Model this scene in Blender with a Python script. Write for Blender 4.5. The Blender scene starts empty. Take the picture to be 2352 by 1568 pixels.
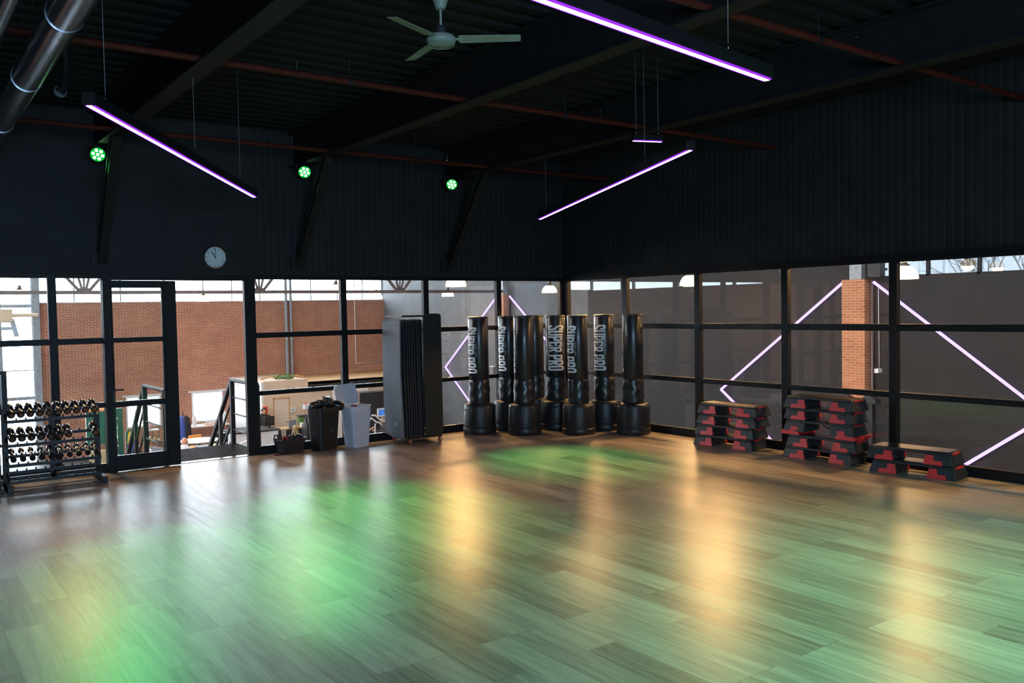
import bpy, bmesh, math, random
from mathutils import Vector, Matrix
random.seed(7)
PI = math.pi
sc = bpy.context.scene
COL = sc.collection

# ------------------------------------------------------------------ camera, world, exposure
cam_d = bpy.data.cameras.new('camera')
cam_d.sensor_width = 36.0
cam_d.lens = 1984.69 / 2352 * 36.0
cam_d.clip_start = 0.05
cam_d.clip_end = 300
cam = bpy.data.objects.new('camera', cam_d)
COL.objects.link(cam)
CAM = Vector((-9.5941, -11.5136, 1.9195))
yaw, pitch, roll = math.radians(36.3117), math.radians(-2.1302), math.radians(-1.0290)
fw = Vector((math.sin(yaw) * math.cos(pitch), math.cos(yaw) * math.cos(pitch), math.sin(pitch)))
r0 = Vector((math.cos(yaw), -math.sin(yaw), 0))
u0 = r0.cross(fw)
rr = r0 * math.cos(roll) + u0 * math.sin(roll)
uu = -r0 * math.sin(roll) + u0 * math.cos(roll)
M3 = Matrix((rr, uu, -fw)).transposed()
cam.matrix_world = Matrix.Translation(CAM) @ M3.to_4x4()
sc.camera = cam

SKY = 19.0
wd = bpy.data.worlds.new('overcast_sky')
sc.world = wd
wd.use_nodes = True
bg = wd.node_tree.nodes['Background']
bg.inputs[0].default_value = (0.86, 0.93, 1.0, 1)
bg.inputs[1].default_value = SKY

sc.view_settings.view_transform = 'Standard'
sc.view_settings.look = 'None'
sc.view_settings.gamma = 1.0
sc.view_settings.use_curve_mapping = False
sc.view_settings.exposure = 0.0
cy = sc.cycles
cy.max_bounces = 8
cy.diffuse_bounces = 4
cy.glossy_bounces = 5
cy.transmission_bounces = 4
cy.transparent_max_bounces = 24
cy.caustics_reflective = False
cy.caustics_refractive = False
cy.sample_clamp_indirect = 4.0
cy.blur_glossy = 0.5


def spot(name, loc, target, power, color, angle, blend=0.5, radius=0.06):
    l = bpy.data.lights.new(name, 'SPOT')
    l.energy = power
    l.color = color
    l.spot_size = math.radians(angle)
    l.spot_blend = blend
    l.shadow_soft_size = radius
    o = bpy.data.objects.new(name, l)
    COL.objects.link(o)
    o.location = loc
    d = Vector(target) - Vector(loc)
    o.rotation_euler = d.to_track_quat('-Z', 'Y').to_euler()
    return o


def area(name, loc, rot, sx, sy, power, color, spread=180):
    l = bpy.data.lights.new(name, 'AREA')
    l.shape = 'RECTANGLE'
    l.size = sx
    l.size_y = sy
    l.energy = power
    l.color = color
    l.spread = math.radians(spread)
    o = bpy.data.objects.new(name, l)
    COL.objects.link(o)
    o.location = loc
    o.rotation_euler = rot
    return o


# assumed fill light, added under the roof of the tall hall next door
area('hall_roof_fill', (-4.0, 13.0, 6.3), (0, 0, 0), 8.0, 8.0, 70, (0.80, 0.90, 1.0))
# unseen cool area light, standing for a window assumed behind the photographer
area('assumed_back_window', (-9.5, -14.8, 2.2), (math.radians(90), 0, 0), 4.0, 1.8, 560, (0.46, 0.71, 1.0))
# green floods: three on the window wall, the others on the ceiling above the photographer
GREEN = (0.04, 1.0, 0.20)
spot('green_flood', (-7.46, -0.64, 3.80), (-7.75, -4.9, 0), 900, GREEN, 34, 1.0)
spot('green_flood', (-4.96, -0.64, 3.80), (-5.9, -4.1, 0), 1350, GREEN, 40, 1.0)
spot('green_flood', (-2.60, -0.64, 3.80), (-2.6, -3.2, 0), 850, GREEN, 36, 1.0)
spot('green_flood', (-6.2, -10.6, 4.3), (-4.9, -9.0, 0), 640, (0.24, 1.0, 0.55), 92, 1.0)
spot('green_flood', (-3.6, -9.8, 4.3), (-3.9, -8.8, 0), 620, (0.24, 1.0, 0.55), 80, 1.0)

# ------------------------------------------------------------------ materials


def mat(name, col, rough=0.5, metal=0.0, spec=0.5, emit=None, es=0.0, coat=0.0):
    m = bpy.data.materials.new(name)
    m.use_nodes = True
    b = m.node_tree.nodes['Principled BSDF']
    b.inputs['Base Color'].default_value = (*col, 1)
    b.inputs['Roughness'].default_value = rough
    b.inputs['Metallic'].default_value = metal
    b.inputs['Specular IOR Level'].default_value = spec
    if coat:
        b.inputs['Coat Weight'].default_value = coat
        b.inputs['Coat Roughness'].default_value = 0.15
    if emit:
        b.inputs['Emission Color'].default_value = (*emit, 1)
        b.inputs['Emission Strength'].default_value = es
    return m


def noise_vary(m, scale=8.0, amt=0.25, bump=0.0, stretch=(1, 1, 1), rough_amt=0.0):
    """breaks a plain colour up with soft procedural noise"""
    nt = m.node_tree
    b = nt.nodes['Principled BSDF']
    tc = nt.nodes.new('ShaderNodeTexCoord')
    mp = nt.nodes.new('ShaderNodeMapping')
    mp.inputs['Scale'].default_value = stretch
    nt.links.new(tc.outputs['Object'], mp.inputs['Vector'])
    n = nt.nodes.new('ShaderNodeTexNoise')
    n.inputs['Scale'].default_value = scale
    n.inputs['Detail'].default_value = 6
    nt.links.new(mp.outputs[0], n.inputs['Vector'])
    col = b.inputs['Base Color'].default_value[:]
    r = nt.nodes.new('ShaderNodeValToRGB')
    r.color_ramp.elements[0].position = 0.3
    r.color_ramp.elements[1].position = 0.7
    r.color_ramp.elements[0].color = (*[c * (1 - amt) for c in col[:3]], 1)
    r.color_ramp.elements[1].color = (*[min(1, c * (1 + amt)) for c in col[:3]], 1)
    nt.links.new(n.outputs['Fac'], r.inputs[0])
    nt.links.new(r.outputs[0], b.inputs['Base Color'])
    if bump:
        bp = nt.nodes.new('ShaderNodeBump')
        bp.inputs['Strength'].default_value = bump
        bp.inputs['Distance'].default_value = 0.01
        nt.links.new(n.outputs['Fac'], bp.inputs['Height'])
        nt.links.new(bp.outputs[0], b.inputs['Normal'])
    if rough_amt:
        rg = b.inputs['Roughness'].default_value
        mr = nt.nodes.new('ShaderNodeMapRange')
        mr.inputs[3].default_value = max(0.02, rg - rough_amt)
        mr.inputs[4].default_value = min(1, rg + rough_amt)
        nt.links.new(n.outputs['Fac'], mr.inputs[0])
        nt.links.new(mr.outputs[0], b.inputs['Roughness'])
    return m


def glass_mat(name, tint=(0.95, 0.97, 0.97), refl=1.0):
    m = bpy.data.materials.new(name)
    m.use_nodes = True
    nt = m.node_tree
    nt.nodes.clear()
    out = nt.nodes.new('ShaderNodeOutputMaterial')
    mix = nt.nodes.new('ShaderNodeMixShader')
    tr = nt.nodes.new('ShaderNodeBsdfTransparent')
    tr.inputs[0].default_value = (*tint, 1)
    gl = nt.nodes.new('ShaderNodeBsdfGlossy')
    gl.inputs['Roughness'].default_value = 0.0
    gl.inputs['Color'].default_value = (refl, refl, refl, 1)
    g = nt.nodes.new('ShaderNodeNewGeometry')
    dt = nt.nodes.new('ShaderNodeVectorMath')
    dt.operation = 'DOT_PRODUCT'
    nt.links.new(g.outputs['Normal'], dt.inputs[0])
    nt.links.new(g.outputs['Incoming'], dt.inputs[1])

    def mth(op, a, b_):
        q = nt.nodes.new('ShaderNodeMath')
        q.operation = op
        for i_, w in enumerate((a, b_)):
            if w is None:
                continue
            if isinstance(w, (int, float)):
                q.inputs[i_].default_value = w
            else:
                nt.links.new(w, q.inputs[i_])
        return q.outputs[0]
    c = mth('ABSOLUTE', dt.outputs['Value'], None)
    f = mth('POWER', mth('SUBTRACT', 1.0, c), 5.0)
    f = mth('ADD', mth('MULTIPLY', f, 0.96), 0.04)
    nt.links.new(f, mix.inputs[0])
    nt.links.new(tr.outputs[0], mix.inputs[1])
    nt.links.new(gl.outputs[0], mix.inputs[2])
    nt.links.new(mix.outputs[0], out.inputs[0])
    return m


def emit_mat(name, col, s):
    m = bpy.data.materials.new(name)
    m.use_nodes = True
    nt = m.node_tree
    nt.nodes.clear()
    out = nt.nodes.new('ShaderNodeOutputMaterial')
    e = nt.nodes.new('ShaderNodeEmission')
    e.inputs[0].default_value = (*col, 1)
    e.inputs[1].default_value = s
    nt.links.new(e.outputs[0], out.inputs[0])
    return m


def brick_mat(name, c1, c2, mortar, w=0.22, h=0.0625, ms=0.006):
    m = mat(name, c1, 0.85, spec=0.2)
    nt = m.node_tree
    b = nt.nodes['Principled BSDF']
    g = nt.nodes.new('ShaderNodeNewGeometry')
    sp = nt.nodes.new('ShaderNodeSeparateXYZ')
    nt.links.new(g.outputs['Position'], sp.inputs[0])
    ad = nt.nodes.new('ShaderNodeMath')
    nt.links.new(sp.outputs[0], ad.inputs[0])
    nt.links.new(sp.outputs[1], ad.inputs[1])
    cb = nt.nodes.new('ShaderNodeCombineXYZ')
    nt.links.new(ad.outputs[0], cb.inputs[0])
    nt.links.new(sp.outputs[2], cb.inputs[1])
    bt = nt.nodes.new('ShaderNodeTexBrick')
    bt.inputs['Scale'].default_value = 1
    bt.inputs['Brick Width'].default_value = w
    bt.inputs['Row Height'].default_value = h
    bt.inputs['Mortar Size'].default_value = ms
    bt.inputs['Mortar Smooth'].default_value = 0.3
    bt.inputs['Color1'].default_value = (*c1, 1)
    bt.inputs['Color2'].default_value = (*c2, 1)
    bt.inputs['Mortar'].default_value = (*mortar, 1)
    nt.links.new(cb.outputs[0], bt.inputs['Vector'])
    n = nt.nodes.new('ShaderNodeTexNoise')
    n.inputs['Scale'].default_value = 1.3
    n.inputs['Detail'].default_value = 5
    nt.links.new(cb.outputs[0], n.inputs['Vector'])
    mr = nt.nodes.new('ShaderNodeMapRange')
    mr.inputs[3].default_value = 0.7
    mr.inputs[4].default_value = 1.3
    nt.links.new(n.outputs['Fac'], mr.inputs[0])
    mx = nt.nodes.new('ShaderNodeMix')
    mx.data_type = 'RGBA'
    mx.blend_type = 'MULTIPLY'
    mx.inputs[0].default_value = 1
    nt.links.new(bt.outputs['Color'], mx.inputs[6])
    nt.links.new(mr.outputs[0], mx.inputs[7])
    nt.links.new(mx.outputs[2], b.inputs['Base Color'])
    bp = nt.nodes.new('ShaderNodeBump')
    bp.invert = True
    bp.inputs['Strength'].default_value = 0.6
    bp.inputs['Distance'].default_value = 0.006
    nt.links.new(bt.outputs['Fac'], bp.inputs['Height'])
    nt.links.new(bp.outputs[0], b.inputs['Normal'])
    return m


def floor_mat():
    m = mat('oak_planks', (0.2, 0.16, 0.12), 0.3, spec=0.32)
    nt = m.node_tree
    b = nt.nodes['Principled BSDF']
    g = nt.nodes.new('ShaderNodeNewGeometry')
    sp = nt.nodes.new('ShaderNodeSeparateXYZ')
    nt.links.new(g.outputs['Position'], sp.inputs[0])
    cb = nt.nodes.new('ShaderNodeCombineXYZ')      # planks run along y
    nt.links.new(sp.outputs[1], cb.inputs[0])
    nt.links.new(sp.outputs[0], cb.inputs[1])
    bt = nt.nodes.new('ShaderNodeTexBrick')
    bt.offset = 0.37
    bt.offset_frequency = 3
    bt.inputs['Scale'].default_value = 1
    bt.inputs['Brick Width'].default_value = 1.24
    bt.inputs['Row Height'].default_value = 0.215
    bt.inputs['Mortar Size'].default_value = 0.0012
    bt.inputs['Mortar Smooth'].default_value = 0.2
    bt.inputs['Bias'].default_value = 0.0
    bt.inputs['Color1'].default_value = (0.0, 0.0, 0.0, 1)
    bt.inputs['Color2'].default_value = (1, 1, 1, 1)
    bt.inputs['Mortar'].default_value = (0.3, 0.3, 0.3, 1)
    nt.links.new(cb.outputs[0], bt.inputs['Vector'])
    # grain: noise pulled out along the plank, shifted per plank
    sh = nt.nodes.new('ShaderNodeVectorMath')
    sh.operation = 'MULTIPLY_ADD'
    nt.links.new(bt.outputs['Color'], sh.inputs[0])
    sh.inputs[1].default_value = (7.3, 3.1, 5.0)
    nt.links.new(cb.outputs[0], sh.inputs[2])
    mp = nt.nodes.new('ShaderNodeMapping')
    mp.inputs['Scale'].default_value = (0.9, 13.0, 1.0)
    nt.links.new(sh.outputs[0], mp.inputs['Vector'])
    n1 = nt.nodes.new('ShaderNodeTexNoise')
    n1.inputs['Scale'].default_value = 1.6
    n1.inputs['Detail'].default_value = 7
    n1.inputs['Roughness'].default_value = 0.62
    n1.inputs['Distortion'].default_value = 0.6
    nt.links.new(mp.outputs[0], n1.inputs['Vector'])
    mp2 = nt.nodes.new('ShaderNodeMapping')
    mp2.inputs['Scale'].default_value = (3.0, 90.0, 1.0)
    nt.links.new(sh.outputs[0], mp2.inputs['Vector'])
    n2 = nt.nodes.new('ShaderNodeTexNoise')
    n2.inputs['Scale'].default_value = 1.5
    n2.inputs['Detail'].default_value = 4
    nt.links.new(mp2.outputs[0], n2.inputs['Vector'])
    a1 = nt.nodes.new('ShaderNodeMath')
    a1.operation = 'MULTIPLY_ADD'
    nt.links.new(n1.outputs['Fac'], a1.inputs[0])
    a1.inputs[1].default_value = 0.90
    sv = nt.nodes.new('ShaderNodeMath')
    sv.operation = 'MULTIPLY'
    nt.links.new(bt.outputs['Color'], sv.inputs[0])
    sv.inputs[1].default_value = 0.29
    nt.links.new(sv.outputs[0], a1.inputs[2])
    a2 = nt.nodes.new('ShaderNodeMath')
    a2.operation = 'MULTIPLY_ADD'
    nt.links.new(n2.outputs['Fac'], a2.inputs[0])
    a2.inputs[1].default_value = 0.22
    nt.links.new(a1.outputs[0], a2.inputs[2])
    r = nt.nodes.new('ShaderNodeValToRGB')
    e = r.color_ramp.elements
    e[0].position = 0.44
    e[0].color = (0.150, 0.119, 0.094, 1)
    e[1].position = 1.0
    e[1].color = (0.46, 0.395, 0.32, 1)
    e2 = r.color_ramp.elements.new(0.70)
    e2.color = (0.29, 0.245, 0.20, 1)
    nt.links.new(a2.outputs[0], r.inputs[0])
    mm = nt.nodes.new('ShaderNodeMix')
    mm.data_type = 'RGBA'
    nt.links.new(bt.outputs['Fac'], mm.inputs[0])
    nt.links.new(r.outputs[0], mm.inputs[6])
    mm.inputs[7].default_value = (0.06, 0.052, 0.045, 1)
    nt.links.new(mm.outputs[2], b.inputs['Base Color'])
    mr = nt.nodes.new('ShaderNodeMapRange')
    mr.inputs[3].default_value = 0.25
    mr.inputs[4].default_value = 0.43
    nt.links.new(n1.outputs['Fac'], mr.inputs[0])
    nt.links.new(mr.outputs[0], b.inputs['Roughness'])
    bp = nt.nodes.new('ShaderNodeBump')
    bp.inputs['Strength'].default_value = 0.10
    bp.inputs['Distance'].default_value = 0.003
    nt.links.new(a2.outputs[0], bp.inputs['Height'])
    nt.links.new(bp.outputs[0], b.inputs['Normal'])
    return m


MAT = {}
MAT['floor'] = floor_mat()
MAT['dark_paint'] = noise_vary(mat('dark_wall_paint', (0.0195, 0.0210, 0.0238), 0.7, spec=0.3), 3, 0.2)
MAT['ceil'] = mat('dark_ceiling_deck', (0.0150, 0.0150, 0.0165), 0.8, spec=0.2)
MAT['frame'] = noise_vary(mat('black_window_profile', (0.0080, 0.0092, 0.0112), 0.55, spec=0.28), 20, 0.15)
MAT['steel_dark'] = noise_vary(mat('dark_steel_beam', (0.0125, 0.0125, 0.0138), 0.6, spec=0.3), 6, 0.2)
MAT['glass'] = glass_mat('clear_glass')
MAT['glass_out'] = glass_mat('outer_glass', (0.9, 0.93, 0.95), 0.6)
MAT['glass_tint'] = glass_mat('tinted_glass', (0.195, 0.205, 0.215), 0.5)
MAT['brick'] = brick_mat('red_brick', (0.265, 0.098, 0.056), (0.33, 0.135, 0.080), (0.60, 0.47, 0.39))
MAT['brick_pier'] = brick_mat('pier_brick', (0.36, 0.13, 0.065), (0.44, 0.18, 0.09), (0.50, 0.36, 0.25))
MAT['hall_dark'] = noise_vary(mat('dark_grey_hall_wall', (0.060, 0.056, 0.056), 0.75), 2.5, 0.18)
MAT['hall_grey'] = noise_vary(mat('grey_hall_wall', (0.10, 0.10, 0.105), 0.75), 2.5, 0.15)
MAT['hall_shaded'] = noise_vary(mat('shaded_hall_wall', (0.0115, 0.0095, 0.009), 0.75), 2.5, 0.18)  # same side wall as the grey part; missing daylight is put into the colour
MAT['hall_floor'] = noise_vary(mat('hall_rubber_floor', (0.05, 0.05, 0.052), 0.6), 30, 0.3)
MAT['hall_roof'] = mat('hall_roof_deck', (0.32, 0.32, 0.32), 0.7)
MAT['truss'] = noise_vary(mat('brown_truss_steel', (0.11, 0.085, 0.08), 0.5), 8, 0.2)
MAT['pipe_red'] = noise_vary(mat('red_pipe_paint', (0.075, 0.013, 0.007), 0.7, spec=0.2), 10, 0.2)
MAT['galv'] = noise_vary(mat('galvanised_duct', (0.30, 0.33, 0.37), 0.24, 0.95), 3, 0.04, rough_amt=0.03)
MAT['fan_white'] = noise_vary(mat('aged_white_enamel', (0.30, 0.36, 0.30), 0.5), 12, 0.12)
MAT['fan_dark'] = mat('fan_dark_cover', (0.035, 0.04, 0.045), 0.5)
MAT['bar_body'] = mat('black_bar_profile', (0.005, 0.005, 0.006), 0.6, spec=0.25)
MAT['led_core'] = emit_mat('led_diffuser_core', (0.72, 0.45, 1.0), 9.0)
MAT['led_edge'] = emit_mat('led_diffuser_edge', (0.30, 0.03, 0.95), 1.3)
MAT['led_wall'] = emit_mat('led_wall_tube', (0.58, 0.40, 1.0), 2.3)
MAT['par_led'] = emit_mat('green_led_lens', (0.45, 1.0, 0.50), 7.0)
MAT['par_face'] = emit_mat('green_glow_plate', (0.0, 0.9, 0.06), 0.6)  # glow of the lenses on their plate, put in as weak emission
MAT['black_metal'] = mat('satin_black_metal', (0.0065, 0.0068, 0.0075), 0.5)
MAT['black_plastic'] = noise_vary(mat('black_plastic', (0.016, 0.017, 0.020), 0.38), 60, 0.2, 0.15)
MAT['vinyl'] = mat('black_bag_vinyl', (0.016, 0.018, 0.022), 0.36, coat=0.25)
MAT['bag_base'] = noise_vary(mat('black_base_polyethylene', (0.018, 0.020, 0.023), 0.42), 90, 0.2, 0.15)
MAT['print'] = mat('pale_bag_print', (0.90, 0.94, 0.97), 0.5)
MAT['print_dim'] = mat('grey_bag_print', (0.42, 0.47, 0.52), 0.5)
MAT['clock_face'] = mat('white_clock_dial', (0.72, 0.78, 0.80), 0.4)
MAT['ink'] = mat('black_print', (0.010, 0.010, 0.014), 0.5)
MAT['chrome'] = mat('chrome_steel', (0.62, 0.62, 0.64), 0.18, 1.0)
MAT['step_black'] = noise_vary(mat('black_step_plastic', (0.020, 0.026, 0.034), 0.48), 120, 0.25, 0.12)
MAT['step_top'] = noise_vary(mat('black_step_rubber', (0.014, 0.014, 0.016), 0.33), 150, 0.25, 0.2)
MAT['step_red'] = noise_vary(mat('red_step_riser', (0.72, 0.036, 0.042), 0.45), 100, 0.1)
MAT['mat_blue'] = noise_vary(mat('blue_grey_mat_foam', (0.060, 0.085, 0.115), 0.72), 70, 0.12, 0.1)
MAT['mat_dark'] = noise_vary(mat('dark_mat_foam', (0.022, 0.025, 0.031), 0.7), 70, 0.15, 0.1)
MAT['teal_print'] = mat('teal_print', (0.12, 0.42, 0.48), 0.6)
MAT['pale_print'] = mat('pale_teal_print', (0.26, 0.36, 0.42), 0.6)
MAT['red_wheel'] = mat('red_caster_wheel', (0.35, 0.03, 0.02), 0.45)
MAT['white_plastic'] = noise_vary(mat('white_basket_plastic', (0.66, 0.72, 0.82), 0.45), 30, 0.05)
MAT['glove'] = mat('black_glove_leather', (0.014, 0.014, 0.015), 0.3, coat=0.3)
MAT['glove_white'] = mat('white_glove_leather', (0.62, 0.62, 0.62), 0.4)
MAT['red_cloth'] = mat('red_strap', (0.30, 0.02, 0.015), 0.6)
MAT['db_rubber'] = mat('black_dumbbell_urethane', (0.020, 0.018, 0.020), 0.3, coat=0.3)
MAT['db_chrome'] = mat('dumbbell_steel_handle', (0.60, 0.50, 0.42), 0.25, 1.0)
MAT['tread'] = noise_vary(mat('landing_tread_plate', (0.10, 0.10, 0.115), 0.45, 0.4), 40, 0.2)
MAT['lamp'] = emit_mat('pendant_glass_glow', (1.0, 0.72, 0.36), 9.0)
MAT['lamp_cap'] = mat('pendant_cap', (0.10, 0.09, 0.08), 0.4, 0.6)
MAT['white_paint'] = mat('white_paint', (0.74, 0.74, 0.74), 0.5)
MAT['cream'] = noise_vary(mat('cream_wall_paint', (0.66, 0.52, 0.40), 0.7), 2, 0.05)
MAT['cream_door'] = mat('cream_door_paint', (0.70, 0.60, 0.52), 0.5)
MAT['oak'] = noise_vary(mat('light_wood', (0.55, 0.32, 0.14), 0.5), 6, 0.2, stretch=(1, 8, 1))
MAT['black'] = mat('matt_black', (0.013, 0.013, 0.015), 0.6)
MAT['grey'] = mat('mid_grey', (0.16, 0.17, 0.19), 0.6)
MAT['leaf'] = noise_vary(mat('green_leaf', (0.10, 0.22, 0.06), 0.6), 20, 0.3)
MAT['grass_box'] = noise_vary(mat('artificial_grass', (0.07, 0.16, 0.04), 0.8), 60, 0.4)
MAT['dry'] = mat('dried_stalk', (0.42, 0.33, 0.17), 0.8)
MAT['red'] = mat('red_enamel', (0.75, 0.06, 0.02), 0.5)
MAT['orange'] = mat('orange_cover', (0.80, 0.28, 0.04), 0.5)
MAT['yellow'] = mat('yellow_plastic', (0.80, 0.50, 0.02), 0.5)
MAT['gym_green'] = mat('green_gym_steel', (0.010, 0.10, 0.07), 0.4)
MAT['blue'] = mat('blue_cloth', (0.03, 0.07, 0.32), 0.6)
MAT['pink'] = mat('pink_ball', (0.62, 0.34, 0.40), 0.5)
MAT['skin'] = mat('skin', (0.55, 0.25, 0.15), 0.5)
MAT['hair'] = mat('dark_hair', (0.03, 0.018, 0.012), 0.6)
MAT['grey_hair'] = mat('grey_hair', (0.22, 0.19, 0.17), 0.6)
MAT['shirt_white'] = mat('white_shirt', (0.68, 0.66, 0.68), 0.8)
MAT['cloth_dark'] = mat('dark_clothing', (0.045, 0.04, 0.04), 0.85)
MAT['cloth_black'] = mat('black_clothing', (0.014, 0.014, 0.016), 0.85)
MAT['screen'] = emit_mat('lit_screen', (0.08, 0.24, 0.75), 1.0)
MAT['sill'] = mat('pale_window_frame', (0.66, 0.70, 0.74), 0.5)
MAT['sign_blue'] = mat('sign_blue_grey', (0.62, 0.68, 0.78), 0.6)
MAT['sign_rim'] = mat('sign_pale_rim', (0.75, 0.75, 0.72), 0.6)
MAT['column_grey'] = noise_vary(mat('grey_steel_column', (0.24, 0.27, 0.30), 0.45), 12, 0.2)
MAT['bark'] = mat('bare_bark', (0.05, 0.045, 0.04), 0.9)
MAT['roller'] = mat('tan_roller_blind', (0.60, 0.48, 0.33), 0.6)


# ------------------------------------------------------------------ mesh builder
class MB:
    def __init__(s):
        s.v = []
        s.f = []
        s.sm = []

    def add(s, vs, fs, smooth=False):
        n = len(s.v)
        s.v += [tuple(p) for p in vs]
        s.f += [[n + i for i in f] for f in fs]
        s.sm += [smooth] * len(fs)
        return s

    def box(s, x0, x1, y0, y1, z0, z1):
        vs = [(x, y, z) for z in (z0, z1) for y in (y0, y1) for x in (x0, x1)]
        return s.add(vs, [(0, 2, 3, 1), (4, 5, 7, 6), (0, 1, 5, 4), (2, 6, 7, 3), (0, 4, 6, 2), (1, 3, 7, 5)])

    def obox(s, c, ax, ay, az, hx, hy, hz):
        c, ax, ay, az = Vector(c), Vector(ax), Vector(ay), Vector(az)
        vs = [c + ax * (hx * i) + ay * (hy * j) + az * (hz * k) for k in (-1, 1) for j in (-1, 1) for i in (-1, 1)]
        return s.add(vs, [(0, 2, 3, 1), (4, 5, 7, 6), (0, 1, 5, 4), (2, 6, 7, 3), (0, 4, 6, 2), (1, 3, 7, 5)])

    def bar(s, p0, p1, w, h=None, up=(0, 0, 1)):
        """rectangular bar from p0 to p1"""
        h = h or w
        p0, p1 = Vector(p0), Vector(p1)
        d = p1 - p0
        L = d.length
        d.normalize()
        u = Vector(up)
        if abs(d.dot(u)) > 0.98:
            u = Vector((1, 0, 0))
        a = d.cross(u).normalized()
        u2 = a.cross(d).normalized()
        return s.obox((p0 + p1) / 2, d, a, u2, L / 2, w / 2, h / 2)

    def tube(s, path, r, n=10, cap=True, smooth=True):
        path = [Vector(p) for p in path]
        rs = r if isinstance(r, (list, tuple)) else [r] * len(path)
        prev = None
        vs = []
        for i, p in enumerate(path):
            if i == 0:
                d = path[1] - p
            elif i == len(path) - 1:
                d = p - path[i - 1]
            else:
                d = (path[i + 1] - p).normalized() + (p - path[i - 1]).normalized()
            d.normalize()
            if prev is None:
                t = Vector((0, 0, 1)) if abs(d.z) < 0.9 else Vector((1, 0, 0))
                a = d.cross(t).normalized()
            else:
                a = (prev - d * prev.dot(d)).normalized()
            prev = a
            b = d.cross(a)
            for k in range(n):
                t = 2 * PI * k / n
                vs.append(p + (a * math.cos(t) + b * math.sin(t)) * rs[i])
        fs = []
        for i in range(len(path) - 1):
            for k in range(n):
                k2 = (k + 1) % n
                fs.append((i * n + k, i * n + k2, (i + 1) * n + k2, (i + 1) * n + k))
        s.add(vs, fs, smooth)
        if cap:
            m = len(s.v) - len(vs)
            s.f.append([m + k for k in range(n)][::-1])
            s.f.append([m + (len(path) - 1) * n + k for k in range(n)])
            s.sm += [False, False]
        return s

    def lathe(s, prof, n=32, c=(0, 0, 0), ax='z', cap=True, smooth=True):
        """prof: list of (r, h)"""
        c = Vector(c)
        vs = []
        for r, h in prof:
            for k in range(n):
                t = 2 * PI * k / n
                a, b = r * math.cos(t), r * math.sin(t)
                if ax == 'z':
                    q = (a, b, h)
                elif ax == 'y':
                    q = (a, h, -b)
                else:
                    q = (h, a, b)
                vs.append(c + Vector(q))
        fs = []
        for i in range(len(prof) - 1):
            for k in range(n):
                k2 = (k + 1) % n
                fs.append((i * n + k, i * n + k2, (i + 1) * n + k2, (i + 1) * n + k))
        s.add(vs, fs, smooth)
        if cap:
            m = len(s.v) - len(vs)
            if prof[0][0] > 1e-6:
                s.f.append([m + k for k in range(n)][::-1])
                s.sm.append(False)
            if prof[-1][0] > 1e-6:
                s.f.append([m + (len(prof) - 1) * n + k for k in range(n)])
                s.sm.append(False)
        return s

    def ball(s, c, rx, ry=None, rz=None, n=14, m=9):
        ry = ry or rx
        rz = rz or rx
        vs = []
        for i in range(m + 1):
            ph = PI * i / m
            for k in range(n):
                t = 2 * PI * k / n
                vs.append((c[0] + rx * math.sin(ph) * math.cos(t), c[1] + ry * math.sin(ph) * math.sin(t), c[2] - rz * math.cos(ph)))
        fs = []
        for i in range(m):
            for k in range(n):
                k2 = (k + 1) % n
                fs.append((i * n + k, i * n + k2, (i + 1) * n + k2, (i + 1) * n + k))
        return s.add(vs, fs, True)

    def prism(s, poly, o, ax, ay, az, d, smooth=False):
        """2-d polygon in plane (ax, ay) at o, pushed along az by d"""
        o, ax, ay, az = Vector(o), Vector(ax), Vector(ay), Vector(az)
        n = len(poly)
        vs = [o + ax * p[0] + ay * p[1] for p in poly] + [o + ax * p[0] + ay * p[1] + az * d for p in poly]
        fs = [list(range(n))[::-1], list(range(n, 2 * n))]
        s.add(vs, fs, False)
        m = len(s.v) - 2 * n
        for i in range(n):
            j = (i + 1) % n
            s.f.append([m + i, m + j, m + n + j, m + n + i])
            s.sm.append(smooth)
        return s

    def rot(s, ang, c=(0, 0, 0), axis='Z'):
        R = Matrix.Rotation(ang, 3, axis)
        c = Vector(c)
        s.v = [tuple(R @ (Vector(p) - c) + c) for p in s.v]
        return s

    def move(s, d):
        s.v = [(p[0] + d[0], p[1] + d[1], p[2] + d[2]) for p in s.v]
        return s

    def build(s, name, m, parent=None, bevel=0.0, seg=2, fix=True):
        me = bpy.data.meshes.new(name)
        me.from_pydata(s.v, [], s.f)
        if fix:
            bm = bmesh.new()
            bm.from_mesh(me)
            bmesh.ops.remove_doubles(bm, verts=bm.verts, dist=1e-6)
            bmesh.ops.recalc_face_normals(bm, faces=bm.faces)
            for e in bm.edges:
                if len(e.link_faces) == 2 and e.calc_face_angle(0.0) > 0.7:
                    e.smooth = False
            bm.to_mesh(me)
            bm.free()
            if len(me.polygons) == len(s.sm):
                me.polygons.foreach_set('use_smooth', s.sm)
            else:
                for p in me.polygons:
                    p.use_smooth = any(s.sm)
        else:
            me.polygons.foreach_set('use_smooth', s.sm)
        me.materials.append(MAT[m] if isinstance(m, str) else m)
        o = bpy.data.objects.new(name, me)
        COL.objects.link(o)
        if parent:
            o.parent = parent
        if bevel:
            md = o.modifiers.new('edge', 'BEVEL')
            md.width = bevel
            md.segments = seg
            md.limit_method = 'ANGLE'
            md.angle_limit = math.radians(40)
        return o


def rrect(w, h, r, n=5):
    pts = []
    for cx, cz, a0 in ((w / 2 - r, h / 2 - r, 0), (-w / 2 + r, h / 2 - r, 90), (-w / 2 + r, -h / 2 + r, 180), (w / 2 - r, -h / 2 + r, 270)):
        for i in range(n + 1):
            a = math.radians(a0 + 90 * i / n)
            pts.append((cx + r * math.cos(a), cz + r * math.sin(a)))
    return pts


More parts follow.
